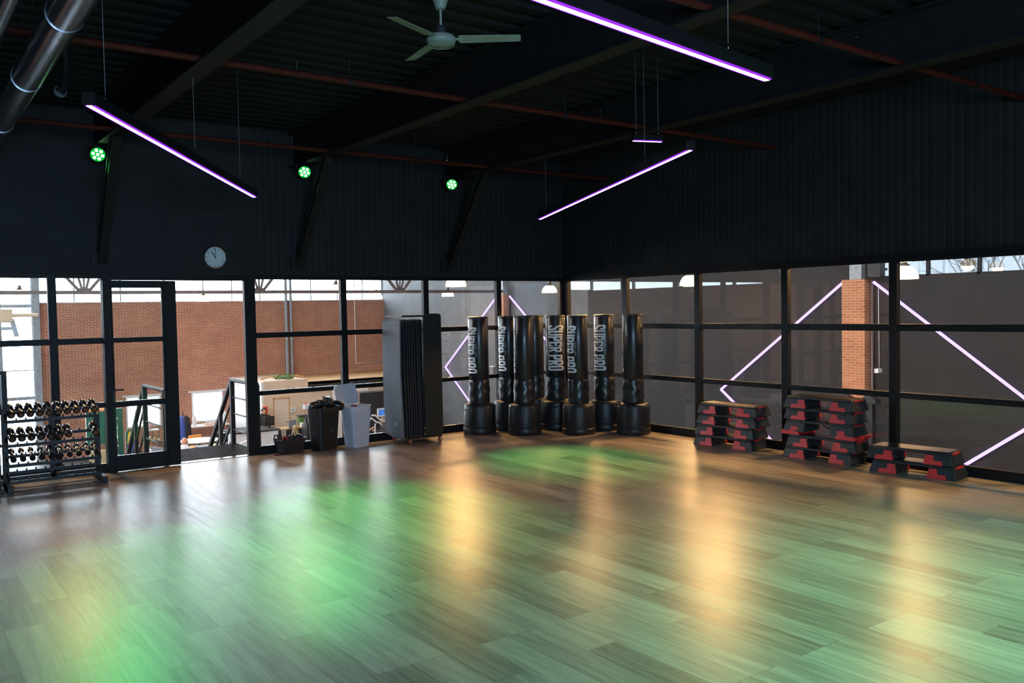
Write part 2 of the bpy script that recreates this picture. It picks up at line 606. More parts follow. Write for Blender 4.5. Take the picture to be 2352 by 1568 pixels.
def thing(name, label, cat, loc=(0, 0, 0), rz=0.0, group=None):
    o = bpy.data.objects.new(name, None)
    o.empty_display_size = 0.1
    COL.objects.link(o)
    o.location = loc
    o.rotation_euler = (0, 0, rz)
    return tag(o, label, cat, group)


def tag(o, label, cat, group=None, kind=None):
    o['label'] = label
    o['category'] = cat
    if group:
        o['group'] = group
    if kind:
        o['kind'] = kind
    return o


def struct(o, label=None):
    o['kind'] = 'structure'
    if label:
        o['label'] = label
    return o


def copy_tree(o, parent=None):
    c = o.copy()
    COL.objects.link(c)
    if parent:
        c.parent = parent
    for ch in list(o.children):
        copy_tree(ch, c)
    return c


def text_mesh(s, size, mat_name, name, parent=None, loc=(0, 0, 0), mtx=None, extrude=0.0008, align='CENTER'):
    cu = bpy.data.curves.new('lettering', 'FONT')
    cu.body = s
    cu.size = size
    cu.extrude = extrude
    cu.align_x = align
    cu.align_y = 'CENTER'
    cu.resolution_u = 4
    tmp = bpy.data.objects.new('lettering', cu)
    COL.objects.link(tmp)
    dg = bpy.context.evaluated_depsgraph_get()
    me = bpy.data.meshes.new_from_object(tmp.evaluated_get(dg))
    bpy.data.objects.remove(tmp)
    M = mtx or Matrix.Identity(4)
    me.transform(Matrix.Translation(Vector(loc)) @ M)
    me.materials.clear()
    me.materials.append(MAT[mat_name])
    o = bpy.data.objects.new(name, me)
    COL.objects.link(o)
    if parent:
        o.parent = parent
    return o


# text standing in a wall plane whose outward normal is -y (read from the studio)
M_WALL = Matrix(((1, 0, 0, 0), (0, 0, -1, 0), (0, 1, 0, 0), (0, 0, 0, 1)))

ZF = -3.3          # floor of the lower hall
H = 2.388          # glass height

# ================================================================== THE SETTING
# studio floor, walls, ceiling
struct(MB().box(-13, 0.10, -15, 0.10, -0.30, 0.0).build('floor', 'floor'))
struct(MB().box(-13, 9.2, -15.2, 24, ZF - 0.2, ZF).build('floor_hall', 'hall_floor'))
CEIL = 4.42


def corrugated(x0, x1, y0, y1, z, pitch=0.25, dep=0.025):
    m = MB()
    prof = []
    y = y0
    while y < y1:
        prof += [(y, z), (y + pitch * 0.38, z), (y + pitch * 0.5, z + dep), (y + pitch * 0.88, z + dep)]
        y += pitch
    prof.append((y1, z))
    vs = []
    for (yy, zz) in prof:
        vs += [(x0, yy, zz), (x1, yy, zz)]
    n = len(prof)
    top = [(x0, y0, z + 0.2), (x1, y0, z + 0.2), (x0, y1, z + 0.2), (x1, y1, z + 0.2)]
    fs = [(2 * i, 2 * i + 1, 2 * i + 3, 2 * i + 2) for i in range(n - 1)]
    b = 2 * n
    fs += [(b, b + 2, b + 3, b + 1), (0, b, b + 1, 1), (2 * n - 2, 2 * n - 1, b + 3, b + 2)]
    m.add(vs + top, fs)
    return m


struct(corrugated(-13, 0.12, -15, 0.12, CEIL).build('ceiling', 'ceil'))


def ribbed_wall(name, axis, a0, a1, z0, z1, off, thick, sgn, pitch=0.10, dep=0.004, m='dark_paint'):
    """upright-profiled cladding; axis 'x': wall runs along x at y=off, face towards -y"""
    prof = []
    a = a0
    while a < a1 - 1e-6:
        prof += [(a, 0), (a + pitch * 0.55, 0), (a + pitch * 0.65, dep), (a + pitch * 0.9, dep)]
        a += pitch
    prof.append((a1, 0))
    mb = MB()
    vs = []
    for (p, d) in prof:
        for zz in (z0, z1):
            q = off + sgn * d
            vs.append((p, q, zz) if axis == 'x' else (q, p, zz))
    n = len(prof)
    fs = [(2 * i, 2 * i + 1, 2 * i + 3, 2 * i + 2) for i in range(n - 1)]
    for p in (a0, a1):
        for zz in (z0, z1):
            q = off + sgn * thick
            vs.append((p, q, zz) if axis == 'x' else (q, p, zz))
    b = 2 * n
    fs += [(b, b + 1, b + 3, b + 2), (0, 1, b + 1, b), (2 * n - 2, 2 * n - 1, b + 3, b + 2)]
    fs.append([2 * i for i in range(n)] + [b + 2, b])
    fs.append([2 * i + 1 for i in range(n)] + [b + 3, b + 1])
    mb.add(vs, fs)
    return struct(mb.build(name, m))


struct(MB().box(-13, -5.45, 0.0, 0.12, H + 0.055, CEIL + 0.01).build('wall_left', 'dark_paint'))
ribbed_wall('wall_left_ribbed', 'x', -5.45, 0.0, H + 0.055, CEIL + 0.01, 0.0, 0.12, 1)
ribbed_wall('wall_right', 'y', -15, 0.0, H + 0.055, CEIL + 0.01, 0.0, 0.12, 1)
struct(MB().box(0.0, 0.12, 0.0, 0.12, H + 0.055, CEIL).build('trim_1', 'dark_paint'))
struct(MB().box(-13, 0.12, -15.12, -15, 0, CEIL + 0.2).build('wall_back', 'dark_paint'))
struct(MB().box(-13.12, -13, -15.12, 0, 0, CEIL + 0.2).build('wall_side', 'dark_paint'))
# storey below the studio, closed towards the hall
struct(MB().box(-13, 0.1, 0.02, 0.10, ZF, -0.30).build('wall_below_left', 'cream'))
struct(MB().box(0.02, 0.10, -15, 0.02, ZF, -0.30).build('wall_below_right', 'hall_dark'))

# ---- steel frame of the studio roof
for bx_ in (-9.87, -7.37, -4.84, -2.38):
    m = MB()
    z0, z1 = 3.925, 4.40
    m.box(bx_ - 0.09, bx_ + 0.09, -15, -0.02, z0, z0 + 0.022)
    m.box(bx_ - 0.09, bx_ + 0.09, -15, -0.02, z1 - 0.022, z1)
    m.box(bx_ - 0.008, bx_ + 0.008, -15, -0.02, z0 + 0.02, z1 - 0.02)
    struct(m.build('roof_beam', 'steel_dark'), 'dark steel roof beam running towards the window wall')
    m = MB()
    p0, p1 = Vector((bx_ + 0.02, -0.03, 2.60)), Vector((bx_, -1.12, 3.95))
    d = (p1 - p0).normalized()
    nrm = Vector((1, 0, 0)).cross(d)
    for k in (-1, 1):
        m.bar(p0 + nrm * 0.06 * k, p1 + nrm * 0.06 * k, 0.10, 0.010, up=nrm)
    m.bar(p0, p1, 0.010, 0.12, up=nrm)
    m.box(bx_ - 0.10, bx_ + 0.10, -0.03, 0.0, 2.52, 2.70)
    struct(m.build('knee_brace', 'steel_dark'), 'slanting dark steel knee brace between wall and roof beam')
m = MB()
for y_ in (-9.6,):
    m.box(-13, 0, y_ - 0.06, y_ + 0.06, 4.18, 4.41)
struct(m.build('roof_purlin', 'steel_dark'))

# ---- glazed partition on the left: frames and panes, bay by bay
LZ = 0.835
UZ = 1.6266
FD = 0.07           # depth of the profiles


def glazed_bay(name, axis, a0, a1, posts, rails, base=0.11, top=H, depth=FD):
    """one bay of the partition between two posts: frame + its panes"""
    fr = MB()

    def bx(p0, p1, z0, z1, d0=0.0, d1=depth):
        if axis == 'x':
            fr.box(p0, p1, d0, d1, z0, z1)
        else:
            fr.box(d0, d1, p0, p1, z0, z1)
    bx(a0, a1, 0.0, base)
    bx(a0, a1, top - 0.0, top + 0.055)
    for (zc, hh) in rails:
        bx(a0, a1, zc - hh, zc + hh)
    for (pc, w) in posts:
        bx(pc - w, pc + w, 0.0, top + 0.055, -0.004, depth + 0.004)
    f = struct(fr.build(name, 'frame', bevel=0.003, seg=1))
    zs = [base] + [z for (zc, hh) in rails for z in (zc - hh, zc + hh)] + [top]
    lo = min([p + w for p, w in posts if abs(p - a0) < 0.12] + [a0])
    hi = max([p - w for p, w in posts if abs(p - a1) < 0.12] + [a1])
    for i in range(0, len(zs), 2):
        g = MB()
        c = depth * 0.5
        if axis == 'x':
            g.box(a0 + 0.002, a1 - 0.002, c - 0.004, c + 0.004, zs[i] + 0.001, zs[i + 1] - 0.001)
        else:
            g.box(c - 0.004, c + 0.004, a0 + 0.002, a1 - 0.002, zs[i] + 0.001, zs[i + 1] - 0.001)
        p = g.build('pane', 'glass', f)
    return f


RL = [(LZ, 0.030), (UZ, 0.036)]
PW = 0.045
B = 1.3789
# posts stand at the right-hand end of each bay; bay edges leave room for them
xl = [-4 * B, -3 * B, -2 * B, -B, 0.0]
n = 1
for i in range(4):
    a0, a1 = xl[i], xl[i + 1]
    pr_ = []
    w0 = 0.075 if i == 0 else PW
    pr_.append((a0, w0))
    if i == 3:
        pr_.append((a1 - PW, PW))
    glazed_bay('window_%d' % n, 'x', a0, a1, pr_, RL)
    n += 1
# left of the door
glazed_bay('window_%d' % n, 'x', -7.90, -7.29, [(-7.90, PW), (-7.30, 0.06)], RL)
n += 1
glazed_bay('window_%d' % n, 'x', -9.28, -7.95, [(-9.28, PW)], RL)
n += 1
glazed_bay('window_%d' % n, 'x', -10.66, -9.33, [(-10.66, PW)], RL)
n += 1
struct(MB().box(-13, -10.71, 0, 0.1, 0, H + 0.055).build('wall_left_end', 'dark_paint'))
# header over the doorway
struct(MB().box(-7.24, -5.59, 0.0, FD, H - 0.02, H + 0.055).build('trim_2', 'frame'))
struct(MB().box(-7.24, -5.59, 0.0, 0.1, 0.0, 0.006).build('trim_3', 'chrome'))

# ---- glazed wall on the right
yr = [0.0, -1.5, -3.0, -4.5, -6.0, -7.5, -9.0, -10.5]
RR = [(LZ, 0.034), (UZ, 0.040)]
for i in range(7):
    a1, a0 = yr[i], yr[i + 1]
    glazed_bay('window_%d' % n, 'y', a0, a1, [(a0, 0.05)] + ([(-0.05, 0.05)] if i == 0 else []), RR)
    n += 1
struct(MB().box(0, 0.1, -15, -10.56, 0, H + 0.055).build('wall_right_end', 'dark_paint'))
# pale ledge along the top of the right-hand glazing
struct(MB().box(-0.03, 0.0, -15, -0.06, H + 0.055, H + 0.10).build('trim_4', 'frame'))

# ---- sliding door: one glazed leaf pushed back to the left of the opening
dr = MB()
X0, X1, Y0, Y1 = -7.36, -6.50, -0.075, -0.020
ST, SR = 0.075, 0.175
dr.box(X0, X0 + ST, Y0, Y1, 0.012, 2.36)
dr.box(X1 - SR, X1, Y0, Y1, 0.012, 2.36)
dr.box(X0 + ST, X1 - SR, Y0, Y1, 0.012, 0.20)
dr.box(X0 + ST, X1 - SR, Y0, Y1, LZ - 0.035, LZ + 0.035)
dr.box(X0 + ST, X1 - SR, Y0, Y1, UZ - 0.03, UZ + 0.03)
dr.box(X0 + ST, X1 - SR, Y0, Y1, 2.27, 2.36)
dr.box(X1 - SR + 0.02, X1 - SR + 0.035, Y0 - 0.006, Y0, 0.012, 2.36)
door = struct(dr.build('door_1', 'frame', bevel=0.003, seg=1))
for z0, z1 in ((0.20, LZ - 0.035), (LZ + 0.035, UZ - 0.03), (UZ + 0.03, 2.27)):
    MB().box(X0 + ST + 0.002, X1 - SR - 0.002, -0.052, -0.044, z0 + .001, z1 - .001).build('pane', 'glass', door)
hd = MB()
hd.tube([(X0 + 0.06, Y0, 1.02), (X0 + 0.06, Y0 - 0.05, 1.02), (X0 + 0.19, Y0 - 0.055, 1.02)], 0.011, 8)
hd.lathe([(0.0, 0), (0.026, 0), (0.026, 0.008), (0, 0.008)], 16, (X0 + 0.06, Y0 - 0.008, 1.02), 'y')
hd.build('door_handle', 'black_metal', door)

# ================================================================== THE HALL NEXT DOOR
YB = 23.6


def wall_with_holes(x0, x1, z0, z1, holes, y0, y1):
    m = MB()
    xs = sorted({x0, x1, *[h[0] for h in holes], *[h[1] for h in holes]})
    zs = sorted({z0, z1, *[h[2] for h in holes], *[h[3] for h in holes]})
    for i in range(len(xs) - 1):
        for j in range(len(zs) - 1):
            cx, cz = (xs[i] + xs[i + 1]) / 2, (zs[j] + zs[j + 1]) / 2
            if any(h[0] < cx < h[1] and h[2] < cz < h[3] for h in holes):
                continue
            m.box(xs[i], xs[i + 1], y0, y1, zs[j], zs[j + 1])
    return m


SILL = 2.44
W1 = (-2.06, -0.80, -2.36, -1.15)
W2 = (0.38, 1.62, -2.36, -1.15)
struct(wall_with_holes(-4.86, 9.0, ZF, SILL, [W1, W2], YB, YB + 0.3).build('wall_brick', 'brick'))
struct(MB().box(-4.86, 9.0, YB - 0.03, YB + 0.33, SILL, SILL + 0.04).build('trim_5', 'sill'))
struct(MB().box(-13, 9.2, YB, YB + 0.3, 6.0, 6.8).build('wall_brick_top', 'hall_dark'))
struct(MB().box(-13.2, 9.2, 0.0, 24, 6.6, 6.8).build('ceiling_hall', 'hall_roof'))
struct(MB().box(0.12, 9.2, -15.2, 0.0, 6.6, 6.8).build('ceiling_side', 'hall_dark'))
# strip of windows under the roof
fr = MB()
for xm in (-4.84, -3.69, -2.1, -0.51, 0.98, 2.13, 3.3, 5.55, 6.78, 8.0, 8.97):
    fr.box(xm - 0.022, xm + 0.022, YB + 0.08, YB + 0.16, SILL + 0.04, 6.0)
fr.box(-4.86, 9.0, YB + 0.08, YB + 0.16, 3.95, 4.0)
wf = struct(fr.build('window_%d' % n, 'column_grey'))
n += 1
MB().box(-4.84, 8.98, YB + 0.11, YB + 0.12, SILL + 0.04, 6.0).build('pane', 'glass_out', wf)
# two low windows
for (x0, x1, z0, z1) in (W1, W2):
    f_ = MB()
    f_.box(x0, x0 + .06, YB - .02, YB + .12, z0, z1).box(x1 - .06, x1, YB - .02, YB + .12, z0, z1)
    f_.box(x0 + .06, x1 - .06, YB - .02, YB + .12, z0, z0 + .06).box(x0 + .06, x1 - .06, YB - .02, YB + .12, z1 - .06, z1)
    f_.box(x0 - .12, x1 + .16, YB - .04, YB, z1, z1 + .05)
    wf = struct(f_.build('window_%d' % n, 'sill'))
    n += 1
    MB().box(x0 + .05, x1 - .05, YB + .05, YB + .06, z0 + .05, z1 - .05).build('pane', 'glass_out', wf)
    vb = MB()
    for k in range(11):
        xx = x0 + 0.12 + k * (x1 - x0 - 0.24) / 10
        vb.box(xx - 0.012, xx + 0.012, YB + .02, YB + .024, z1 - 0.75, z1 - 0.06)
    vb.build('blind', 'sill', wf)
# tall glazed front at the left end
fr = MB()
for xm in (-8.9, -7.75, -6.10):
    fr.box(xm - 0.05, xm + 0.05, YB, YB + 0.10, ZF, 6.6)
for zm in (-2.15, -0.95, 0.05, 1.08, 2.35, 3.6):
    hh = 0.06 if zm in (-0.95, 2.35) else 0.018
    fr.box(-8.9, -5.05, YB + 0.02, YB + 0.08, zm - hh, zm + hh)
wf = struct(fr.build('window_%d' % n, 'column_grey'))
n += 1
MB().box(-8.85, -5.05, YB + 0.045, YB + 0.055, ZF, 6.6).build('pane', 'glass_out', wf)
c_ = MB()
c_.box(-5.10, -4.86, YB - 0.12, YB - 0.10, ZF, 6.6).box(-5.10, -4.86, YB + 0.10, YB + 0.12, ZF, 6.6).box(-5.0, -4.96, YB - 0.10, YB + 0.10, ZF, 6.6)
struct(c_.build('column_1', 'column_grey'))
# far left end of the hall, out of the frame: brick with a window strip on top
struct(MB().box(-13.2, -8.95, YB, YB + 0.3, ZF, 6.6).build('wall_brick_end', 'brick'))
struct(MB().box(-13.3, -13.0, 0, 24, ZF, 2.6).box(-13.3, -13.0, 0, 24, 5.4, 6.6).build('wall_hall_left', 'brick'))
fr = MB()
for ym in [0.05 + 2.35 * k for k in range(11)]:
    fr.box(-13.2, -13.1, ym - 0.04, ym + 0.04, 2.6, 5.4)
wf = struct(fr.build('window_%d' % n, 'column_grey'))
n += 1
MB().box(-13.16, -13.15, 0.05, 23.5, 2.6, 5.4).build('pane', 'glass_out', wf)

# the long side wall with its brick piers and the strip of windows
XS = 9.0
SW = [(-8.2, -0.40, 2.49, 4.4)]
m = MB()
m.box(XS, XS + 0.25, -15.2, 9.6, ZF, 2.49).box(XS, XS + 0.25, -0.40, 9.6, 2.49, 6.6).box(XS, XS + 0.25, -15.2, -8.2, 2.49, 6.6).box(XS, XS + 0.25, -8.2, -0.4, 4.4, 6.6)
struct(m.build('wall_hall_side', 'hall_shaded'))  # stretch away from the daylight, its shade carried by the darker colour
struct(MB().box(XS, XS + 0.25, 9.6, 24, ZF, 6.6).build('wall_hall_grey', 'hall_grey'))
fr = MB()
for ym in (-0.42, -1.60, -2.70, -3.80, -4.9, -6.0, -7.1, -8.18):
    fr.box(XS + 0.05, XS + 0.15, ym - 0.03, ym + 0.03, 2.49, 4.4)
fr.box(XS + 0.05, XS + 0.15, -8.2, -0.4, 2.49, 2.53)
wf = struct(fr.build('window_%d' % n, 'frame'))
n += 1
MB().box(XS + 0.09, XS + 0.10, -8.18, -0.42, 2.53, 4.4).build('pane', 'glass_tint', wf)
struct(MB().box(0.1, 9.2, -15.3, -15.2, ZF, 6.6).build('wall_hall_end', 'hall_dark'))
for yc in (14.2, 0.0):
    p = struct(MB().box(8.74, 9.0, yc - 0.29, yc + 0.29, ZF, 2.47).build('pier', 'brick_pier'))
    MB().box(8.82, 9.0, yc - 0.16, yc + 0.14, 2.47, 6.6).build('post', 'column_grey', p)
    MB().tube([(8.93, yc - 0.36, ZF), (8.93, yc - 0.36, 2.45)], 0.035, 8).build('conduit', 'truss', p)
# beyond the outside windows: a bare winter tree
tr = MB()


def branch(p, d, L, r, depth):
    q = p + d * L
    tr.tube([p, p + d * L * 0.5 + Vector((0, random.uniform(-.03, .03), random.uniform(-.02, .04))) * L, q], [r, r * 0.85, r * 0.65], 5, cap=False)
    if depth == 0:
        return
    for k in range(3 if depth > 1 else 2):
        nd = (d + Vector((random.uniform(-.45, .45), random.uniform(-.75, .75), random.uniform(-.25, .45)))).normalized()
        branch(p + d * L * random.uniform(0.55, 1.0), nd, L * random.uniform(.55, .8), r * 0.6, depth - 1)


random.seed(11)
branch(Vector((24.0, 2.7, -3.3)), Vector((0, 0, 1)), 4.2, 0.16, 0)
for a in range(9):
    branch(Vector((24.0, 2.7, 0.6 + 0.1 * a)), Vector((random.uniform(-.3, .3), math.sin(a * 2.1) * 0.9, 0.75)).normalized(), 1.9, 0.055, 4)
tag(tr.build('bare_tree', 'bark', fix=False), 'leafless tree seen through the high window above the right glass wall', 'tree')

# roof truss of the hall
m = MB()
yt = 14.1
m.box(-13, 9.0, yt - 0.05, yt + 0.05, 2.53, 2.63)
m.box(-13, 9.0, yt - 0.07, yt + 0.07, 5.3, 5.45)
for k in range(8):
    xc = -14.6 + 4.85 * k - 0.0
    xc = -5.05 + 4.82 * (k - 1)
    if xc < -12 or xc > 9:
        continue
    m.box(xc - 0.16, xc + 0.16, yt - 0.02, yt + 0.02, 2.58, 2.70)
    for dx, w in ((-1.75, .075), (-0.55, .06), (0.0, .05), (0.55, .06), (1.75, .075)):
        x1_ = xc + dx * 1.35
        if x1_ > 8.9:
            continue
        m.bar((xc + dx * 0.08, yt, 2.64), (x1_, yt, 5.35), w, w, up=(0, 1, 0))
struct(m.build('roof_truss', 'truss'), 'brown steel roof truss of the hall')
# downpipe pair on the brick wall
dp = MB()
dp.tube([(4.35, YB - 0.08, -0.9), (4.35, YB - 0.08, 5.2)], 0.07, 10)
dp.tube([(4.56, YB - 0.08, -0.9), (4.56, YB - 0.08, 5.2)], 0.06, 10)
tag(dp.build('downpipe', 'column_grey'), 'pair of grey downpipes running up the brick wall', 'pipe')
cd = MB()
cd.tube([(7.55, YB - 0.03, 4.0), (7.55, YB - 0.03, -0.35), (8.95, YB - 0.03, -0.38)], 0.022, 6)
tag(cd.build('cable_conduit', 'sill'), 'thin pale conduit bent along the brick wall by the dark corner', 'conduit')
# mirrored sign on the tall glazed front (seen from behind)
sg = thing('window_sign', 'blue grey lettering in a pale oval seen from behind on the tall front window', 'sign', (-6.35, YB + 0.14, 1.60))
ov = MB()
pts_o = rrect(3.2, 1.25, 0.6, 10)
pts_i = [(p[0] * 0.98, p[1] * 0.95) for p in pts_o]
k_ = len(pts_o)
ov.add([(p[0], 0, p[1]) for p in pts_o] + [(p[0], 0, p[1]) for p in pts_i] + [(p[0], .01, p[1]) for p in pts_o] + [(p[0], .01, p[1]) for p in pts_i],
       [(i, (i + 1) % k_, k_ + (i + 1) % k_, k_ + i) for i in range(k_)] + [(2 * k_ + i, 2 * k_ + (i + 1) % k_, 3 * k_ + (i + 1) % k_, 3 * k_ + i) for i in range(k_)])
ov.build('rim', 'sign_rim', sg, fix=False)
lt = MB()
sl = 0.22      # letters lean, mirrored F then I
def slanted(x0, x1, z0, z1):
    lt.add([(x0 - z0 * -sl, -.005, z0), (x1 - z0 * -sl, -.005, z0), (x1 + z1 * sl, -.005, z1), (x0 + z1 * sl, -.005, z1),
            (x0 + z0 * sl, .005, z0), (x1 + z0 * sl, .005, z0), (x1 + z1 * sl, .005, z1), (x0 + z1 * sl, .005, z1)],
           [(0, 1, 2, 3), (4, 7, 6, 5), (0, 4, 5, 1), (3, 2, 6, 7), (0, 3, 7, 4), (1, 5, 6, 2)])
sl = -0.22
slanted(0.62, 0.78, -0.34, 0.30)
slanted(0.10, 0.62, 0.17, 0.30)
slanted(0.20, 0.62, -0.10, 0.02)
slanted(-0.28, -0.12, -0.34, 0.30)
lt.build('lettering', 'sign_blue', sg)
# roller blind tube behind the glazed front
rb = thing('roller_blind', 'tan roller blind tube with a square bracket across the tall window', 'blind', (-6.9, YB - 0.35, 2.02))
MB().tube([(-1.2, 0, 0), (1.95, 0, 0)], 0.07, 10).build('roller', 'roller', rb)
MB().box(0.72, 1.15, -0.09, 0.09, -0.22, 0.22).build('bracket', 'roller', rb)

# ---- lit tubes in diamond shapes on the side wall
def led_seg(p0, p1, parent):
    MB().tube([p0, p1], 0.035, 8).build('tube_segment', 'led_wall', parent)


for yc, lab in ((14.2, 'violet light tubes in a diamond on the grey wall, behind the mat trolley side'),
                (0.0, 'violet light tubes in a large diamond around the brick pier behind the right glass wall')):
    t = thing('light_tube_diamond', lab, 'light', (8.93, yc, 0), 0, 'light tube diamonds on the hall wall')
    for s_ in (1, -1):
        V = (0, s_ * 4.09, -0.37)
        led_seg((0, s_ * 0.40, 2.40), V, t)
        led_seg(V, (0, s_ * 0.55, -2.98), t)

# ================================================================== THINGS ON THE STUDIO CEILING
# sprinkler pipes
for (yp, x1_, lab) in ((-1.22, -0.02, 'red sprinkler pipe nearest the window wall, above the green floods'),
                       (-4.38, -0.02, 'red sprinkler pipe running across the middle of the ceiling'),
                       (-7.46, -0.02, 'red sprinkler pipe passing behind the large violet light bar, upper right')):
    t = thing('sprinkler_pipe', lab, 'pipe', (0, yp, 3.978), 0, 'sprinkler pipes')
    MB().tube([(-12.9, 0, 0), (x1_, 0, 0)], 0.028, 12).build('pipe_run', 'pipe_red', t)
    for xc in (-11.2, -8.6, -6.1, -3.6, -1.1):
        MB().tube([(xc, 0, 0.0), (xc, 0, 0.44)], 0.006, 6).lathe([(0.036, -0.02), (0.036, 0.02)], 12, (xc, 0, 0), 'x').build('hanger', 'steel_dark', t)
    for xc in (-9.2, -6.6, -3.1):
        MB().tube([(xc, 0, 0.03), (xc, 0, 0.10)], 0.012, 8).lathe([(0.004, 0.12), (0.02, 0.10), (0.02, 0.105)], 10, (xc, 0, 0)).build('sprinkler_head', 'chrome', t)

# round ducts at the left
t = thing('ventilation_duct', 'large shiny round duct with ring clamps, upper left corner', 'duct', (-8.66, 0, 3.72))
MB().tube([(0, -14.8, 0), (0.06, -0.02, 0)], 0.105, 28).build('duct_run', 'galv', t)
for yc in (-9.5, -5.75, -4.10, -2.35, -0.9):
    MB().lathe([(0.104, -0.010), (0.1095, -0.010), (0.1095, 0.010), (0.104, 0.010)], 40, (0.06 * (yc + 14.8) / 14.78, yc, 0), 'y', cap=False, smooth=False).tube([(0.03, yc, 0.11), (0.03, yc, 0.69)], 0.006, 6).build('ring_clamp', 'galv', t)
t = thing('ventilation_duct', 'thin round duct left of the large shiny one, upper left corner', 'duct', (-8.90, 0, 3.80))
MB().tube([(0, -14.8, 0), (0, -0.02, 0)], 0.060, 20).build('duct_run', 'galv', t)
for yc in (-4.6, -3.7, -1.8):
    MB().lathe([(0.059, -0.008), (0.063, -0.008), (0.063, 0.008), (0.059, 0.008)], 28, (0, yc, 0), 'y', cap=False, smooth=False).tube([(0, yc, 0.06), (0, yc, 0.61)], 0.006, 6).build('ring_clamp', 'galv', t)
t = thing('flexible_duct', 'dark bent hose hanging beside the large duct', 'duct', (-8.15, -2.6, 4.0))
MB().tube([(0.05, 0, 0.40), (0.05, 0, 0.2), (0.03, -0.02, 0.05), (-0.02, -0.05, -0.03)], 0.045, 14).build('hose', 'black_plastic', t)
MB().lathe([(0.047, -0.01), (0.054, -0.01), (0.054, 0.012), (0.047, 0.012)], 20, (-0.01, -0.045, -0.015), 'y').build('end_ring', 'galv', t)

# ceiling fan
fx, fy, fz = -6.02, -5.80, 3.985
t = thing('ceiling_fan', 'three-bladed ceiling fan in aged white hanging from the dark ceiling', 'fan', (fx, fy, fz), math.radians(0))
m = MB().lathe([(0.0, -0.034), (0.085, -0.030), (0.108, -0.012), (0.113, 0.0), (0.113, 0.022), (0.10, 0.040), (0.06, 0.055), (0.0, 0.055)], 36)
m.build('motor_housing', 'fan_white', t)
MB().lathe([(0.100, -0.0265), (0.104, -0.030), (0.096, -0.034), (0.092, -0.031)], 36, cap=False).build('trim_ring', 'fan_white', t)
MB().lathe([(0.0, 0.05), (0.044, 0.05), (0.042, 0.10), (0.034, 0.115), (0.0, 0.115)], 24).build('lower_cover', 'fan_dark', t)
MB().tube([(0, 0, 0.10), (0, 0, 0.36)], 0.010, 10).build('down_rod', 'fan_white', t)
MB().lathe([(0.0, 0.245), (0.036, 0.245), (0.046, 0.27), (0.062, 0.32), (0.07, 0.42), (0.0, 0.42)], 24).build('canopy', 'fan_white', t)
# blade directions fitted on the photograph's fan: measured in the blade plane
for ang in (-37.0, 83.0, 203.0):
    bl = MB()
    a = math.radians(ang)
    d = Vector((math.cos(a), math.sin(a), 0))
    s_ = Vector((-math.sin(a), math.cos(a), 0))
    tl = math.radians(-11)
    n_ = s_ * math.cos(tl) + Vector((0, 0, 1)) * math.sin(tl)
    up = d.cross(n_)
    outline = [(0.135, 0.045), (0.15, 0.058), (0.60, 0.050), (0.612, 0.040), (0.612, -0.036), (0.60, -0.046), (0.15, -0.056), (0.135, -0.045)]
    bl.prism(outline, Vector((0, 0, 0.012)), d, n_, up, 0.004)
    o = bl.build('blade', 'fan_white', t)
    MB().obox(d * 0.14 + Vector((0, 0, 0.014)), d, n_, up, 0.045, 0.012, 0.004).build('blade_bracket', 'fan_white', o)


# hanging violet light bars
def light_bar(p0, p1, z, label, wires, w=0.062, h=0.075):
    p0, p1 = Vector((*p0, z)), Vector((*p1, z))
    d = (p1 - p0)
    L = d.length
    a = math.atan2(d.y, d.x)
    c = (p0 + p1) / 2
    t = thing('light_bar', label, 'light', c, a, 'violet light bars')
    MB().box(-L / 2, L / 2, -w / 2 - 0.006, w / 2 + 0.006, 0.004, h).build('profile', 'bar_body', t, bevel=0.003, seg=1)
    MB().box(-L / 2 + .004, L / 2 - .004, -w * 0.25, w * 0.25, -0.006, 0.004).build('diffuser', 'led_core', t)
    for s_ in (-1, 1):
        MB().box(-L / 2 + .004, L / 2 - .004, s_ * w * 0.34 - w * 0.085, s_ * w * 0.34 + w * 0.085, -0.0045, 0.004).build('diffuser_edge', 'led_edge', t)
    for s_ in (-1, 1):
        MB().box(s_ * L / 2 - .004, s_ * L / 2 + .004, -w / 2 - 0.008, w / 2 + 0.008, -0.002, h + 0.002).build('end_cap', 'bar_body', t)
    for f in wires:
        x = (f - 0.5) * L
        MB().tube([(x, 0, h), (x, 0, h + 0.045)], 0.006, 8).build('gripper', 'chrome', t)
        MB().tube([(x, 0, h + 0.04), (x, 0, CEIL - z - 0.004)], 0.0018, 5).build('suspension_wire', 'column_grey', t)
    return t


light_bar((-8.51, -5.76), (-6.21, -2.19), 3.2, 'long violet light bar on the left, pointing at the wall clock', (0.06, 0.50, 0.86))
light_bar((-8.45, -8.85), (-5.45, -8.38), 3.2, 'largest and nearest violet light bar, upper right of the ceiling fan', (0.10, 0.86))
light_bar((-3.56, -5.36), (-3.27, -5.47), 3.55, 'short violet light bar above the long slanting one', (0.12, 0.88), w=0.05, h=0.06)
light_bar((-1.90, -1.77), (-4.16, -6.64), 3.2, 'violet light bar slanting up to the right, above the punching bags', (0.07, 0.80))


